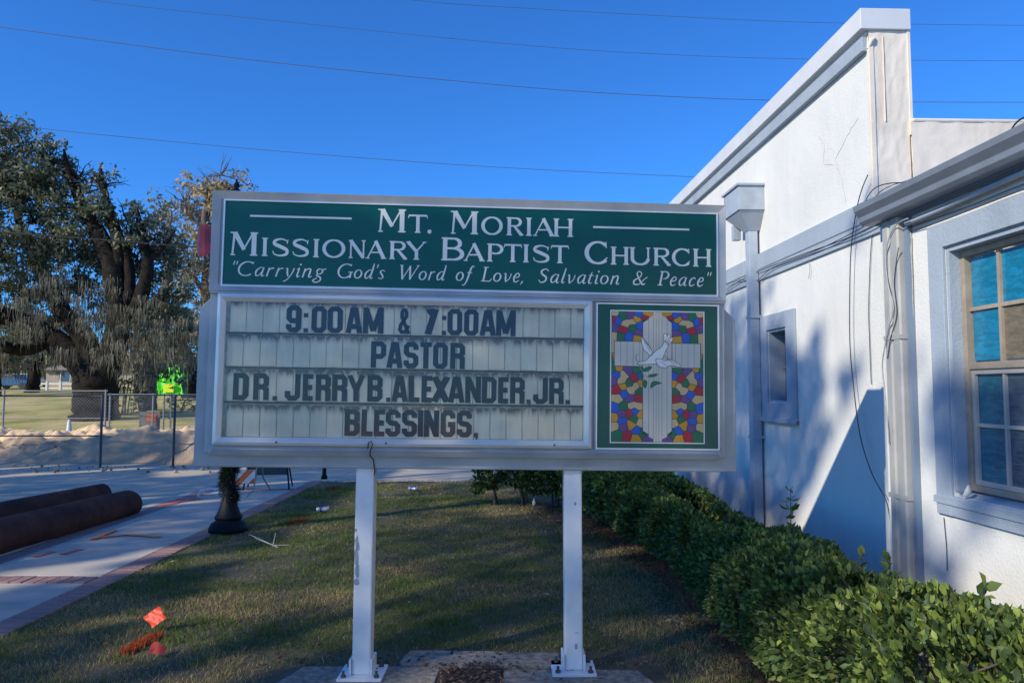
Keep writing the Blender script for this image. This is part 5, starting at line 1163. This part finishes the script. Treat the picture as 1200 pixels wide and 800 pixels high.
MB().box((-.1, -.40, .55), (.55, -.34, 1.1)).build('yellow_panel', yel, tp)
MB().box((-.9, .25, .4), (.9, 1.4, h_-.3)).build('bulk', mat('tarp_load', (.05, .3, .03), .8), tp)
for x in (-1.3, 1.3): MB().tube([(x, .02, 0), (x, .02, h_)], .03, 6).build('pole', M['galv'], tp)
hp_ = at(70, 448, 78); hz = float(terrain_z(0, 78))
hs = empty('house', (hp_.x, 80, hz-.1), R(4), 'beige bungalow with two windows far beyond the lawn, left of oak trunk', 'house')
MB().box((-2.6, 0, 0), (6.5, 6, 2.0)).build('wall', mat('beige_siding', (.45, .38, .28), .8, 0, .3, 2), hs)
rf = MB(); rf.add([(-3, -.5, 1.9), (7, -.5, 1.9), (7, 6.5, 1.9), (-3, 6.5, 1.9), (-1.2, 3, 3.1), (5.2, 3, 3.1)], [(0, 1, 5, 4), (1, 2, 5), (2, 3, 4, 5), (3, 0, 4), (0, 3, 2, 1)]); rf.build('roof', mat('brown_shingle', (.30, .26, .19), .9, 0, .4, 3), hs)
for x in (-.6, 1.5, 3.4):
    w0 = MB().box((x-.55, -.06, .6), (x+.55, -.001, 1.6)).build('window', M['whiteplastic'], hs); MB().box((x-.45, -.08, .68), (x+.45, -.062, 1.52)).build('pane', M['darkglass'], w0)
rfz = float(terrain_z(0, 70)); p1 = at(38, 452, 70); p2 = at(88, 452, 70)
rl = empty('rail_fence', ((p1.x+p2.x)/2, 70, rfz-.1), 0, 'white rail fence in front of the beige house', 'fence')
L2 = (p2.x-p1.x)/2
MB().box((-L2, -.04, .55), (L2, .04, .72)).build('rail', M['whiteplastic'], rl); MB().box((-L2, -.04, .15), (L2, .04, .28)).build('rail', M['whiteplastic'], rl)
for k in range(4): x = -L2+.1+(2*L2-.2)*k/3; MB().box((x-.09, -.1, 0), (x+.09, .10, .85 if k != 3 else 1.35)).build('post', M['whiteplastic'], rl)
def car(px_, D_, col, label, L=4.4, rz=0):
    c0 = at(px_, 450, D_); gz = float(terrain_z(0, D_))-.06; root = empty('parked_car', (c0.x, D_, gz), rz, label, 'car', 'cars parked beyond the lawn')
    pr = [(-L/2, .35), (L/2, .35), (L/2, .75), (L/2-.3, .86), (.95, .92), (.35, 1.42), (-1.0, 1.42), (-1.75, .95), (-L/2, .88)]
    MB().prism(pr, 'y', -.85, .85).build('body', mat('car_paint', col, .25, .3, 0, coat=1), root, bevel=.06)
    MB().prism([(.82, .95), (.30, 1.36), (-.92, 1.36), (-1.5, .97)], 'y', -.86, .86).build('side_window', M['darkglass'], root)
    for x in (-1.35, 1.35):
        for y in (-.80, .80): MB().tube([(x, y-.09, .32), (x, y+.09, .32)], .32, 16, False).build('wheel', M['wire'], root)
    MB().box((L/2-.02, -.7, .6), (L/2+.02, -.4, .75)).build('headlight', M['whiteplastic'], root)
car(17, 72, (.03, .09, .20), 'blue car parked at the far left beyond the lawn', 3.6)
car(33, 80, (.6, .6, .6), 'white car parked right of the blue one beyond the lawn', 2.8)
car(-14, 74, (.5, .5, .5), 'pale car cut by the left border of the photo beyond the lawn', 4.2)

# ------------------------------------------------------------------ overhead cables
def power(pts, y0_, y1_, r, label, seed=0):
    n_ = len(pts); P_ = [at(px_, py_, y0_+(y1_-y0_)*i/(n_-1)) for i, (px_, py_) in enumerate(pts)]
    Q = cat([tuple(p) for p in P_], False, 8); b = MB(); b.tube(Q, r, 5); return tag(b.build('overhead_cable', M['wire'] if r > .02 else M['cable_grey']), label, 'cable', 'overhead cables')
M['cable_grey'] = mat('grey_cable', (.09, .11, .15), .5)
power([(-260, -55), (105, 0), (300, 22), (600, 52), (780, 64), (950, 69.5), (1200, 71.5), (1400, 70)], 17, 20, .006, 'thin overhead cable running from top left corner to right above the parapet')
power([(-200, 5), (0, 32), (300, 71), (600, 101), (780, 113), (950, 118.5), (1200, 120), (1400, 118)], 17, 20, .0085, 'overhead cable meeting the parapet slope midway, third down from the top')
power([(200, -34), (480, 0), (600, 9), (780, 19), (950, 26.5), (1200, 30), (1400, 30)], 17, 20, .006, 'highest overhead cable, entering at the top edge left of centre')
power([(-100, 134), (60, 152), (180, 164), (300, 175), (450, 187), (600, 197), (805, 207), (1000, 214)], 19, 21, .0075, 'lowest overhead cable across open sky, ending behind the parapet')
power([(-100, 266), (0, 272), (120, 281), (235, 290), (420, 303), (600, 312)], 22, 24, .022, 'thick dark cable crossing in front of the oak and vanishing behind sign')

# ------------------------------------------------------------------ hedges
def leaf_mesh(P, Nrm, size, cols, rng, tipcol=None, tipmask=None):
    """folded two-quad leaves, pointing roughly along Nrm"""
    n_ = len(P); d = Nrm*.9 + rng.normal(size=(n_, 3))*.55 + np.array([0, 0, .25]); d /= np.linalg.norm(d, axis=1)[:, None]
    s = np.cross(d, rng.normal(size=(n_, 3))); s /= np.linalg.norm(s, axis=1)[:, None]; u = np.cross(s, d)
    L = size*(.6+.75*rng.random((n_, 1))); W = L*.27
    v0 = P; a1 = P+d*L*.25+s*W*.8+u*L*.07; a2 = P+d*L*.62+s*W*.95+u*L*.05; tp_ = P+d*L-u*L*.14; c2_ = P+d*L*.62-s*W*.95+u*L*.05; c1_ = P+d*L*.25-s*W*.8+u*L*.07; md = P+d*L*.62-u*L*.03; mb = P+d*L*.25
    V = np.stack([v0, a1, a2, tp_, c2_, c1_, md, mb], 1).reshape(-1, 3); i0 = np.arange(n_)[:, None]*8
    F = np.concatenate([i0+np.array([0, 7, 1, 1]), i0+np.array([7, 6, 2, 1]), i0+np.array([6, 3, 2, 2]), i0+np.array([0, 5, 7, 7]), i0+np.array([7, 5, 4, 6]), i0+np.array([6, 4, 3, 3])], 0)
    F = [F[:n_], F[n_:2*n_], F[2*n_:3*n_], F[3*n_:4*n_], F[4*n_:5*n_], F[5*n_:]]
    F = np.concatenate([F[0][:, :3], F[1][:, [0, 1, 2]], F[1][:, [0, 2, 3]], F[2][:, :3], F[3][:, :3], F[4][:, [0, 1, 2]], F[4][:, [0, 2, 3]], F[5][:, :3]], 0)
    c = np.array(cols)[rng.integers(0, len(cols), n_)]*(.65+.7*rng.random((n_, 1)))
    if tipmask is not None: c[tipmask] = np.array(tipcol)*(.7+.6*rng.random((tipmask.sum(), 1)))
    return V, F, np.repeat(c, 8, 0)
HC = [(.085, .135, .040), (.055, .100, .038), (.12, .17, .045), (.20, .25, .065), (.055, .090, .034)]
def hedge(name, label, spine, n_leaf, n_in, size, seed, bulge=.10):
    """spine: list of (x, y, half width, height)"""
    rng = np.random.default_rng(seed); sp_ = np.array(spine, float); c0 = sp_[:, :2].mean(0)
    root = empty(name, (c0[0], c0[1], 0), 0, label, 'hedge'); seg = np.linalg.norm(np.diff(sp_[:, :2], axis=0), axis=1); cum = np.concatenate([[0], np.cumsum(seg)])
    def samp(n_, surf):
        t = rng.random(n_)*cum[-1]; X = np.stack([np.interp(t, cum, sp_[:, k]) for k in range(4)], 1)
        d = np.stack([np.interp(t+.05, cum, sp_[:, k])-np.interp(t-.05, cum, sp_[:, k]) for k in range(2)], 1); d /= np.linalg.norm(d, axis=1)[:, None]+1e-9; nr = np.stack([-d[:, 1], d[:, 0]], 1)
        th = rng.uniform(-.45, math.pi+.45, n_); e = 2.6; ct, st_ = np.cos(th), np.sin(th)
        sx = np.sign(ct)*np.abs(ct)**(2/e); sz = np.sign(st_)*np.abs(st_)**(2/e)
        rr = (1 + bulge*2*(vnoise(t*2.2, th*2, seed)-.5) + bulge*1.2*(vnoise(t*6, th*5, seed+3)-.5))
        if not surf: rr = rr*rng.uniform(.45, .95, n_)
        else: rr = rr*(1+rng.normal(size=n_)*.035)
        hh = X[:, 3]*.5; z = hh*1.02 + hh*.92*sz*rr; off = X[:, 2]*sx*rr
        P = np.stack([X[:, 0]+nr[:, 0]*off-c0[0], X[:, 1]+nr[:, 1]*off-c0[1], np.maximum(z, .03)], 1)
        # rounded ends
        N = np.stack([nr[:, 0]*sx, nr[:, 1]*sx, sz], 1); return P, N, t
    P, N, t = samp(n_leaf, True); P2, N2, _ = samp(n_in, False); P = np.concatenate([P, P2]); N = np.concatenate([N, N2])
    gap = fbm(P[:, 0]*3.2+P[:, 2]*2, P[:, 1]*3.2, seed+5) ; keep = (gap > .36) & ~((P[:, 2] < .18) & (rng.random(len(P)) < .7)); P, N = P[keep], N[keep]
    tip = (rng.random(len(P)) < .22*(P[:, 2]/P[:, 2].max())**2)
    V, F, C = leaf_mesh(P, N, size, HC, rng, (.26, .34, .07), tip); fast('foliage', V, F, M['hedge'], root, col=C)
    b = MB(); rd = random.Random(seed)
    tt = .25
    while tt < cum[-1]:
        x, y, hw, h = [float(np.interp(tt, cum, sp_[:, k])) for k in range(4)]; x -= c0[0]; y -= c0[1]
        for q in range(4):
            px_, py_ = x+rd.uniform(-.06, .06), y+rd.uniform(-.06, .06)
            pts = [(px_, py_, -.05), (px_+rd.uniform(-.06, .06), py_+rd.uniform(-.05, .05), h*.28), (px_+rd.uniform(-.2, .2), py_+rd.uniform(-.2, .2), h*.6), (px_+rd.uniform(-.3, .3)*hw*2, py_+rd.uniform(-.3, .3), h*.95)]
            b.tube(pts, [.020, .016, .009, .003], 6)
        tt += .42
    b.build('stems', M['bark_grey'], root)
    return root, c0
hr, hc = hedge('hedge', 'long clipped leafy green hedge running along the church wall', [(1.72, 1.7, .32, .80), (1.68, 3.0, .34, .76), (1.66, 4.2, .34, .69), (1.64, 5.4, .33, .62), (1.62, 6.4, .33, .63), (1.56, 7.4, .34, .68)], 52000, 20000, .038, 4, .17)
hedge('hedge', 'bushier lit stretch of hedge between the wall hedge and dark far hedge', [(1.50, 7.1, .38, .68), (1.36, 8.2, .44, .76), (1.20, 9.2, .46, .78), (1.0, 9.9, .42, .80)], 22000, 9000, .050, 8, .16)
hedge('hedge', 'dark shaded hedge across the far end of the lawn', [(-.45, 10.75, .35, .80), (.1, 10.6, .42, .84), (.7, 10.5, .42, .84), (1.4, 10.4, .42, .82), (2.0, 10.4, .4, .8)], 12000, 6000, .07, 9, .12)
# tall sprouts standing out of the hedge
def sprout(x, y, z0_, h, n_, label, seed):
    rd = random.Random(seed); root = empty('sprout', (x, y, z0_), 0, label, 'plant'); b = MB(); b.tube([(0, 0, -.25), (.01, .0, 0), (.02, .01, h)], [.006, .005, .002], 5); b.build('stem', M['bark_grey'], root)
    rng = np.random.default_rng(seed); P = []; N = []
    for k in range(n_):
        z = h*(.12+.88*k/(n_-1)); a = k*2.4
        for s_ in (0, math.pi): 
            for w in range(2): P.append((.02*z/h, .01, z)); N.append((math.cos(a+s_+rd.uniform(-.3, .3)), math.sin(a+s_), .5))
    V, F, C = leaf_mesh(np.array(P), np.array(N), .062, HC[2:4]+[(.05, .10, .03)], rng); fast('leaves', V, F, M['hedge'], root, col=C)
s1 = at(925, 640, 4.75); sprout(s1.x, s1.y, .58, .38, 7, 'tall leafy shoot sticking up from hedge before the shaded wall', 1)
s1 = at(1007, 660, 3.9); sprout(s1.x, s1.y, .62, .12, 3, 'short shoot on hedge top below the triangular wall shadow', 2)
s1 = at(1040, 680, 3.6); sprout(s1.x, s1.y, .64, .15, 4, 'small shoot on hedge top at the foot of the downspout', 3)
s1 = at(1150, 715, 2.9); sprout(s1.x, s1.y, .72, .12, 4, 'stubby pale shoot on the sunny end of hedge under the window', 4)
# leaf litter at the hedge foot
def litter():
    rng = np.random.default_rng(5); n_ = 5200; y = rng.uniform(3.4, 10.2, n_); x = np.interp(y, [3.4, 6.5, 8.5, 10.2], [1.55, 1.40, 1.05, .35]) + rng.normal(size=n_)*.20
    x = np.concatenate([x, rng.uniform(-3.2, 1.3, 420), rng.uniform(-1.6, 1.0, 350), rng.uniform(-.42, -.05, 450)]); y = np.concatenate([y, rng.uniform(4.3, 12.5, 420), rng.normal(4.5, .12, 350), rng.uniform(4.0, 4.46, 450)]); n_ = len(x)
    z_ = .006+rng.random(n_)*.014; z_[5200:5620] += .016; P = np.stack([x, y, z_], 1); a = rng.uniform(0, 6.28, n_); d = np.stack([np.cos(a), np.sin(a), rng.normal(size=n_)*.35], 1); s = np.stack([-np.sin(a), np.cos(a), rng.normal(size=n_)*.35], 1)
    L = (.007+.014*rng.random((n_, 1))); V = np.stack([P-d*L, P+s*L*.5, P+d*L, P-s*L*.5], 1).reshape(-1, 3)
    c = np.array([(.10, .05, .03), (.16, .09, .055), (.06, .035, .025), (.26, .17, .11)])[rng.integers(0, 4, n_)]; return V, np.arange(n_*4).reshape(-1, 4), np.repeat(c, 4, 0)
V, F_, C_ = litter(); tag(fast('leaf_litter', V, F_, M['leaf'], col=C_), 'dry brown leaves scattered along hedge foot and footings', 'leaf litter', kind='stuff')

# ------------------------------------------------------------------ grass
def grass():
    rng = np.random.default_rng(17)
    n_ = 330000; x = rng.uniform(GRX-.02, 1.9, n_); y = 3.2 + (13.35-3.2)*rng.random(n_)**1.45
    bare = fbm(x*1.3, y*1.3, 51, 4); bare2 = fbm(x*5, y*5, 61, 3)
    keep = rng.random(n_) < np.clip((bare*.6+bare2*.5-.30)*3.2, .12, 1)
    hx = np.interp(y, [3.4, 6.5, 8.5, 10.2], [1.42, 1.32, 1.0, .35]); keep &= ~((x > hx-.05) & (rng.random(n_) < .93))
    foot = ((x > -1.36) & (x < .87) & (y < 4.46)) | ((x > -.68) & (x < .31) & (y > 4.40) & (y < 4.68)); keep &= ~foot
    ring_ = (x > -1.6) & (x < 1.0) & (y < 4.75); keep &= ~(ring_ & (rng.random(n_) < .62))
    end = (y > 12.75); keep &= ~(end & (rng.random(n_) < .5))
    x, y = x[keep], y[keep]; n_ = len(x)
    dry = fbm(x*1.1+3, y*1.6, 91, 4); dry2 = vnoise(x*9, y*9, 95)
    tuft = np.clip((vnoise(x*5.5, y*5.5, 131)-.78)*6, 0, 1)
    h = (.012+.020*rng.random(n_))*(.75+.6*fbm(x*2, y*2, 71))*(1+1.3*tuft); w = (.0014+.0012*rng.random(n_))*(1+.08*y)
    a = rng.uniform(0, 6.28, n_); lean = rng.normal(size=(n_, 2))*.55; z0_ = -.012+.03*(fbm(x*1.2, y*1.2, 5)-.5)
    s = np.stack([np.cos(a), np.sin(a)], 1)*w[:, None]
    V0 = np.stack([x-s[:, 0], y-s[:, 1], z0_-.002], 1); V1 = np.stack([x+s[:, 0], y+s[:, 1], z0_-.002], 1); V2 = np.stack([x+lean[:, 0]*h, y+lean[:, 1]*h, z0_+h], 1)
    V = np.stack([V0, V1, V2], 1).reshape(-1, 3); F = np.arange(n_*3).reshape(-1, 3)
    pd = np.clip((dry-.40)*3.2+.25*(dry2-.5)+ .05, .06, .85); isdry = rng.random(n_) < pd*(1-.7*tuft)
    g1 = np.array([.13, .18, .050])*(.6+.7*rng.random((n_, 1))); g2 = np.array([.42, .33, .16])*(.5+.8*rng.random((n_, 1))); c = np.where(isdry[:, None], g2, g1)
    return V, F, np.repeat(c, 3, 0)
V, F_, C_ = grass(); tag(fast('grass', V, F_, M['grass'], col=C_), 'short patchy mown grass, part green and part dry, on the lawn', 'grass', kind='stuff')

# ------------------------------------------------------------------ small things on the lawn
def flag(px_, py_, s, mt, label, rot, name='marking_flag', sq=True):
    p_ = gnd(px_, py_); root = empty(name, (p_.x, p_.y, 0), rot, label, 'flag')
    V = []; F = []; n_ = 6
    for j in range(n_):
        for i in range(n_):
            a, c_ = i/(n_-1)-.5, j/(n_-1)-.5
            if sq: x_, z_ = (a-c_)*.707*s*1.08, (a+c_)*.707*s + s*.72; V.append((x_, .05+(z_-.05)*.45+.010*math.sin(i*1.9+j), .02+z_*.80))
            else: u_ = i/(n_-1); v_ = j/(n_-1); V.append((u_*s*.95-.04, .01*math.sin(i*1.3)+.05*v_, .012+v_*s*.62*(1-.55*abs(u_-.28)*1.6)))
    for j in range(n_-1):
        for i in range(n_-1): F.append((j*n_+i, j*n_+i+1, (j+1)*n_+i+1, (j+1)*n_+i))
    o = fast('flag_cloth', V, F, M[mt], root); 
    MB().tube([(-.05, 0, -.02), (-.045, .01, .02), (-.03, .02, .05)], .0015, 5).build('wire_stem', M['galv'], root)
    return root
flag(175, 741, .108, 'orangeflag', 'square bright orange marking flag stuck low in the lawn', R(-6))
flag(182, 768, .095, 'redflag', 'small folded red marking flag lying just below the orange flag', R(8), sq=False)
tx_ = MB()
def spray(name, pts, w, mtc, label, n_=900, seed=1):
    rng = np.random.default_rng(seed); P_ = [gnd(*q) for q in pts]; V = []; F = []; C = []
    for i in range(n_):
        t = rng.random()*(len(P_)-1); k = int(t); q = P_[k].lerp(P_[min(k+1, len(P_)-1)], t-k); x, y = q.x+rng.normal()*w, q.y+rng.normal()*w; a = rng.uniform(0, 6.28); h = rng.uniform(.015, .04); b0 = len(V); ww = .0035
        V += [(x-ww*math.cos(a), y-ww*math.sin(a), -.01), (x+ww*math.cos(a), y+ww*math.sin(a), -.01), (x+rng.normal()*.012, y+rng.normal()*.012, h)]; F.append((b0, b0+1, b0+2)); cc = np.array(mtc)*rng.uniform(.5, 1.1); C += [cc]*3
    tag(fast(name, V, F, M['grass'], col=C), label, 'paint mark', kind='stuff')
spray('painted_grass', [(184, 744), (165, 754), (146, 765)], .022, (.50, .13, .06), 'orange spray painted streak in grass leading to the orange flag', 750, 2)
spray('painted_grass', [(338, 615), (356, 608)], .05, (.38, .09, .05), 'faint red spray painted grass patch beyond the lamp foot', 700, 3)
spray('painted_grass', [(390, 574), (394, 571)], .06, (.34, .12, .06), 'faint orange painted grass near the black pole foot', 500, 4)
def can(px_, py_, rz, label):
    p_ = gnd(px_, py_); root = empty('crushed_can', (p_.x, p_.y, .035), rz, label, 'can')
    MB().tube([(-.08, 0, 0), (-.075, 0, 0), (-.02, .008, .004), (.03, -.006, .0), (.078, 0, .006), (.083, 0, .006)], [.022, .034, .029, .032, .034, .022], 12).build('body', M['silver'], root)
    MB().tube([(-.045, .004, .002), (-.01, .008, .004), (.01, .002, .002)], [.0345, .031, .0325], 12, cap=False).build('blue_label', M['canblue'], root)
can(378, 600, R(20), 'crushed blue and silver can on the lawn left of the sign post')
can(484, 575, R(-25), 'crushed white and blue can near the far edge of the lawn')
def bits():
    rng = random.Random(3)
    for i, (px_, py_, lab) in enumerate(((626, 592, 'small white bottle upright at the dark hedge foot'),)):
        p_ = gnd(px_, py_); b = MB(); b.lathe([(.025, 0), (.028, .05), (.012, .08), (.012, .10)], 10); o = b.build('bottle', M['whiteplastic']); o.location = (p_.x, p_.y, 0); tag(o, lab, 'bottle')
    for i, (px_, py_, lab) in enumerate(((800, 735, 'pale dry leaf on the lawn right of the sign post'), (785, 731, 'smaller pale dry leaf beside the first right of the sign post'), (640, 700, 'tan dry leaf on grass left of the right sign post'), (203, 661, 'light dry leaf on the sunlit lawn strip near pavement'), (655, 612, 'pale leaf on grass close to the right post top'))):
        p_ = gnd(px_, py_); b = MB(); b.add([(-.04, 0, .012), (0, .02, .022), (.045, 0, .014), (0, -.022, .018), (0, 0, .028)], [(0, 4, 1), (1, 4, 2), (2, 4, 3), (3, 4, 0)]); o = b.build('fallen_leaf', mat('dry_leaf', (.38, .30, .20), .8)); o.location = (p_.x, p_.y, .01); o.rotation_euler = (.1, .1, rng.uniform(0, 6)); tag(o, lab, 'leaf')
bits()
p_ = gnd(322, 641); tw = empty('dry_twig', (p_.x, p_.y, 0), 0, 'bleached forked twig standing in the lit grass beyond lamp foot', 'twig')
MB().tube([(-.28, .05, .12), (-.12, .02, .06), (.03, 0, 0)], [.004, .006, .007], 5).build('stem', M['wire_w'], tw); MB().tube([(-.02, 0, .01), (.0, .02, .14)], [.005, .003], 5).build('shoot', M['wire_w'], tw); MB().tube([(-.20, -.03, .10), (-.02, 0, .02), (.14, .02, .02)], [.003, .005, .003], 5).build('shoot', M['wire_w'], tw)

# ------------------------------------------------------------------ oaks left of and behind the viewer: their crowns throw the dappled shade
SV3 = np.array(SUN)
def shade_wanted(P):
    """probability that a leaf at P belongs to the crown, from what lies under it along the sun's rays"""
    d = -SV3; O = np.array(SG_O); N = np.array(Nn); t = ((O-P)@N)/(d@N); Q = P+t[:, None]*d; u = (Q-O)@np.array(SU); v = (Q-O)@np.array(SV)
    on_sign = (u > -1.95) & (u < 1.30) & (v < 1.03) & (v > -.5)
    edge = (u > -1.2) & (u < 1.5) & (v >= 1.03) & (v < 1.5)
    # wall plane x = 2.8725-.0345 y (outer face of both parts, close enough)
    tw_ = (2.8725-.0345*P[:, 1]-P[:, 0])/(d[0]+.0345*d[1]); Wp = P+tw_[:, None]*d
    tg = P[:, 2]/-d[2]; G = P+tg[:, None]*d
    wall = Wp[:, 2] > 0
    y, z = Wp[:, 1], Wp[:, 2]
    nz_ = fbm(y*1.5+z*.9, z*1.1-y*.4, 201, 3)
    f = np.where(z > 2.72, 0, np.where(y > 5.6, np.clip(.40+(2.9-z)*.24 + (y-6.0)*.16, 0, .98), np.clip((1.75-z)*.65, 0, .85)))
    f = np.where((y > 5.3) & (y < 6.35) & (z > 1.35), .18, f)
    f = np.where((y > 3.5) & (y < 4.25) & (z > .35) & (z < .85), .15, f)
    f = np.where((y < 4.5) & (z < .7) & (z > -1), .35, f)
    pw = (nz_ < f*.62+.17*(f > .02)).astype(float)
    gx, gy = G[:, 0], G[:, 1]; ng = fbm((gx*.8-gy*.6)*1.25, (gx*.6+gy*.8)*.5, 301, 3)
    pg = (ng < .70).astype(float)
    pg = np.where((gx > -.3) & (gy > 4.0) & (gy < 9), (ng < .80).astype(float), pg)
    for (cx, cy, a, b_) in LIT:
        e1 = (gx-cx)*.797+(gy-cy)*.603; e2 = -(gx-cx)*.603+(gy-cy)*.797
        pg = np.where((e1/a)**2+(e2/b_)**2 < 1+.9*(fbm(gx*4, gy*4, 7, 2)-.5), 0, pg)
    pg = np.where(gy > np.where(gx > -11.5, 18.3, 17.3)+.2*np.sin(gx*1.3), 0, pg); pg = np.where(gy > 19, 0, pg)
    hedge_lit = (gx > .7) & (gy < 4.2) & (gy > -2) & (gx < 4.2); pg = np.where(hedge_lit, 0.0, pg)
    out = np.where(wall, pw, pg)
    out = np.where(edge, 0, out); out = np.where(on_sign, 1, out)
    return out
LITPX = [((60, 738), .55, .07), ((20, 748), .3, .06), ((130, 724), .45, .06), ((190, 720), .25, .05), ((225, 658), .65, .14), ((180, 665), .3, .08), ((330, 641), .75, .13), ((285, 650), .4, .08), ((410, 636), .6, .06), ((100, 660), .75, .12), ((60, 678), .7, .07), ((200, 590), .8, .12), ((250, 577), .9, .10), ((90, 548), 1.5, .18), ((150, 540), .8, .1), ((730, 645), .5, .12), ((640, 696), .35, .07), ((590, 700), .25, .05), ((600, 572), .8, .10), ((500, 560), .9, .05), ((350, 563), 1.2, .10), ((60, 620), .5, .05), ((130, 580), .5, .07), ((270, 745), .25, .05), ((177, 738), .14, .14), ((760, 690), .3, .08), ((530, 650), .3, .05), ((470, 690), .3, .04)]
LIT = [(gnd(*p).x, gnd(*p).y, a, b_) for p, a, b_ in LITPX]
def shade_crown():
    rng = np.random.default_rng(77); n_ = 420000
    # target points spread over the scene, pushed back towards the sun by 11..19 m
    tx = rng.uniform(-14, 4.5, n_); ty = rng.uniform(1.2, 18.5, n_); tz = rng.uniform(0, 2.8, n_)*(tx > -2.5)
    L = rng.uniform(21, 30, n_); P = np.stack([tx, ty, tz], 1) + L[:, None]*SV3
    lump = (vnoise(P[:, 0]/1.1, P[:, 1]/1.1+P[:, 2]*.7, 401)+vnoise(P[:, 1]/1.1+P[:, 0]*.3, P[:, 2]/1.1, 402))/2
    keep = (rng.random(n_) < shade_wanted(P)) & (lump > .30) & (P[:, 2] > 4.4)
    # nothing inside the photograph's field of view
    inv_ = (P[:, 1] > .3) & (np.abs(P[:, 0])/np.maximum(P[:, 1], .01) < .80) & ((P[:, 2]-1.6)/np.maximum(P[:, 1], .01) < .62); keep &= ~inv_
    P = P[keep]; return P
P = shade_crown(); print('shade leaves', len(P))
if len(P) > 112000: P = P[RNG.permutation(len(P))[:112000]]
trunks = [(-17.5, -9.5), (-25.5, -2.5)]
dist = np.stack([np.hypot(P[:, 0]-a, P[:, 1]-b_) for a, b_ in trunks], 1); own = dist.argmin(1)
for i, (a, b_) in enumerate(trunks):
    root = empty('oak_tree', (a, b_, 0), 0, ['broad oak behind the viewer to the left, shading the sign', 'broad oak across the street at far left, out of the photo'][i], 'tree')
    Q = P[own == i]-np.array([a, b_, 0]); n_ = len(Q); d = RNG.normal(size=(n_, 3)); d /= np.linalg.norm(d, axis=1)[:, None]; s = np.cross(d, RNG.normal(size=(n_, 3))); s /= np.linalg.norm(s, axis=1)[:, None]
    L = .055+.04*RNG.random((n_, 1)); V = np.stack([Q-d*L, Q+s*L*.55, Q+d*L, Q-s*L*.55], 1).reshape(-1, 3)
    c = np.array(OAKC)[RNG.integers(0, len(OAKC), n_)]; fast('crown', V, np.arange(n_*4).reshape(-1, 4), M['leaf'], root, col=np.repeat(c, 4, 0))
    b = MB(); b.tube([(0, 0, -.3), (.05, .1, 2.5), (.2, .0, 5.2), (.3, .2, 8.0)], [.75, .6, .5, .36], 12)
    rd = random.Random(i)
    for k in range(16):
        q = Vector(Q[rd.randrange(len(Q))]); m1 = Vector((q.x*.35, q.y*.35, 7.4+(q.z-7.4)*.45)); b.tube([(.2, .1, 6.5), m1, (m1+q)/2+Vector((0, 0, .2)), q], [.20, .12, .06, .015], 7)
    b.build('trunk', M['bark'], root)
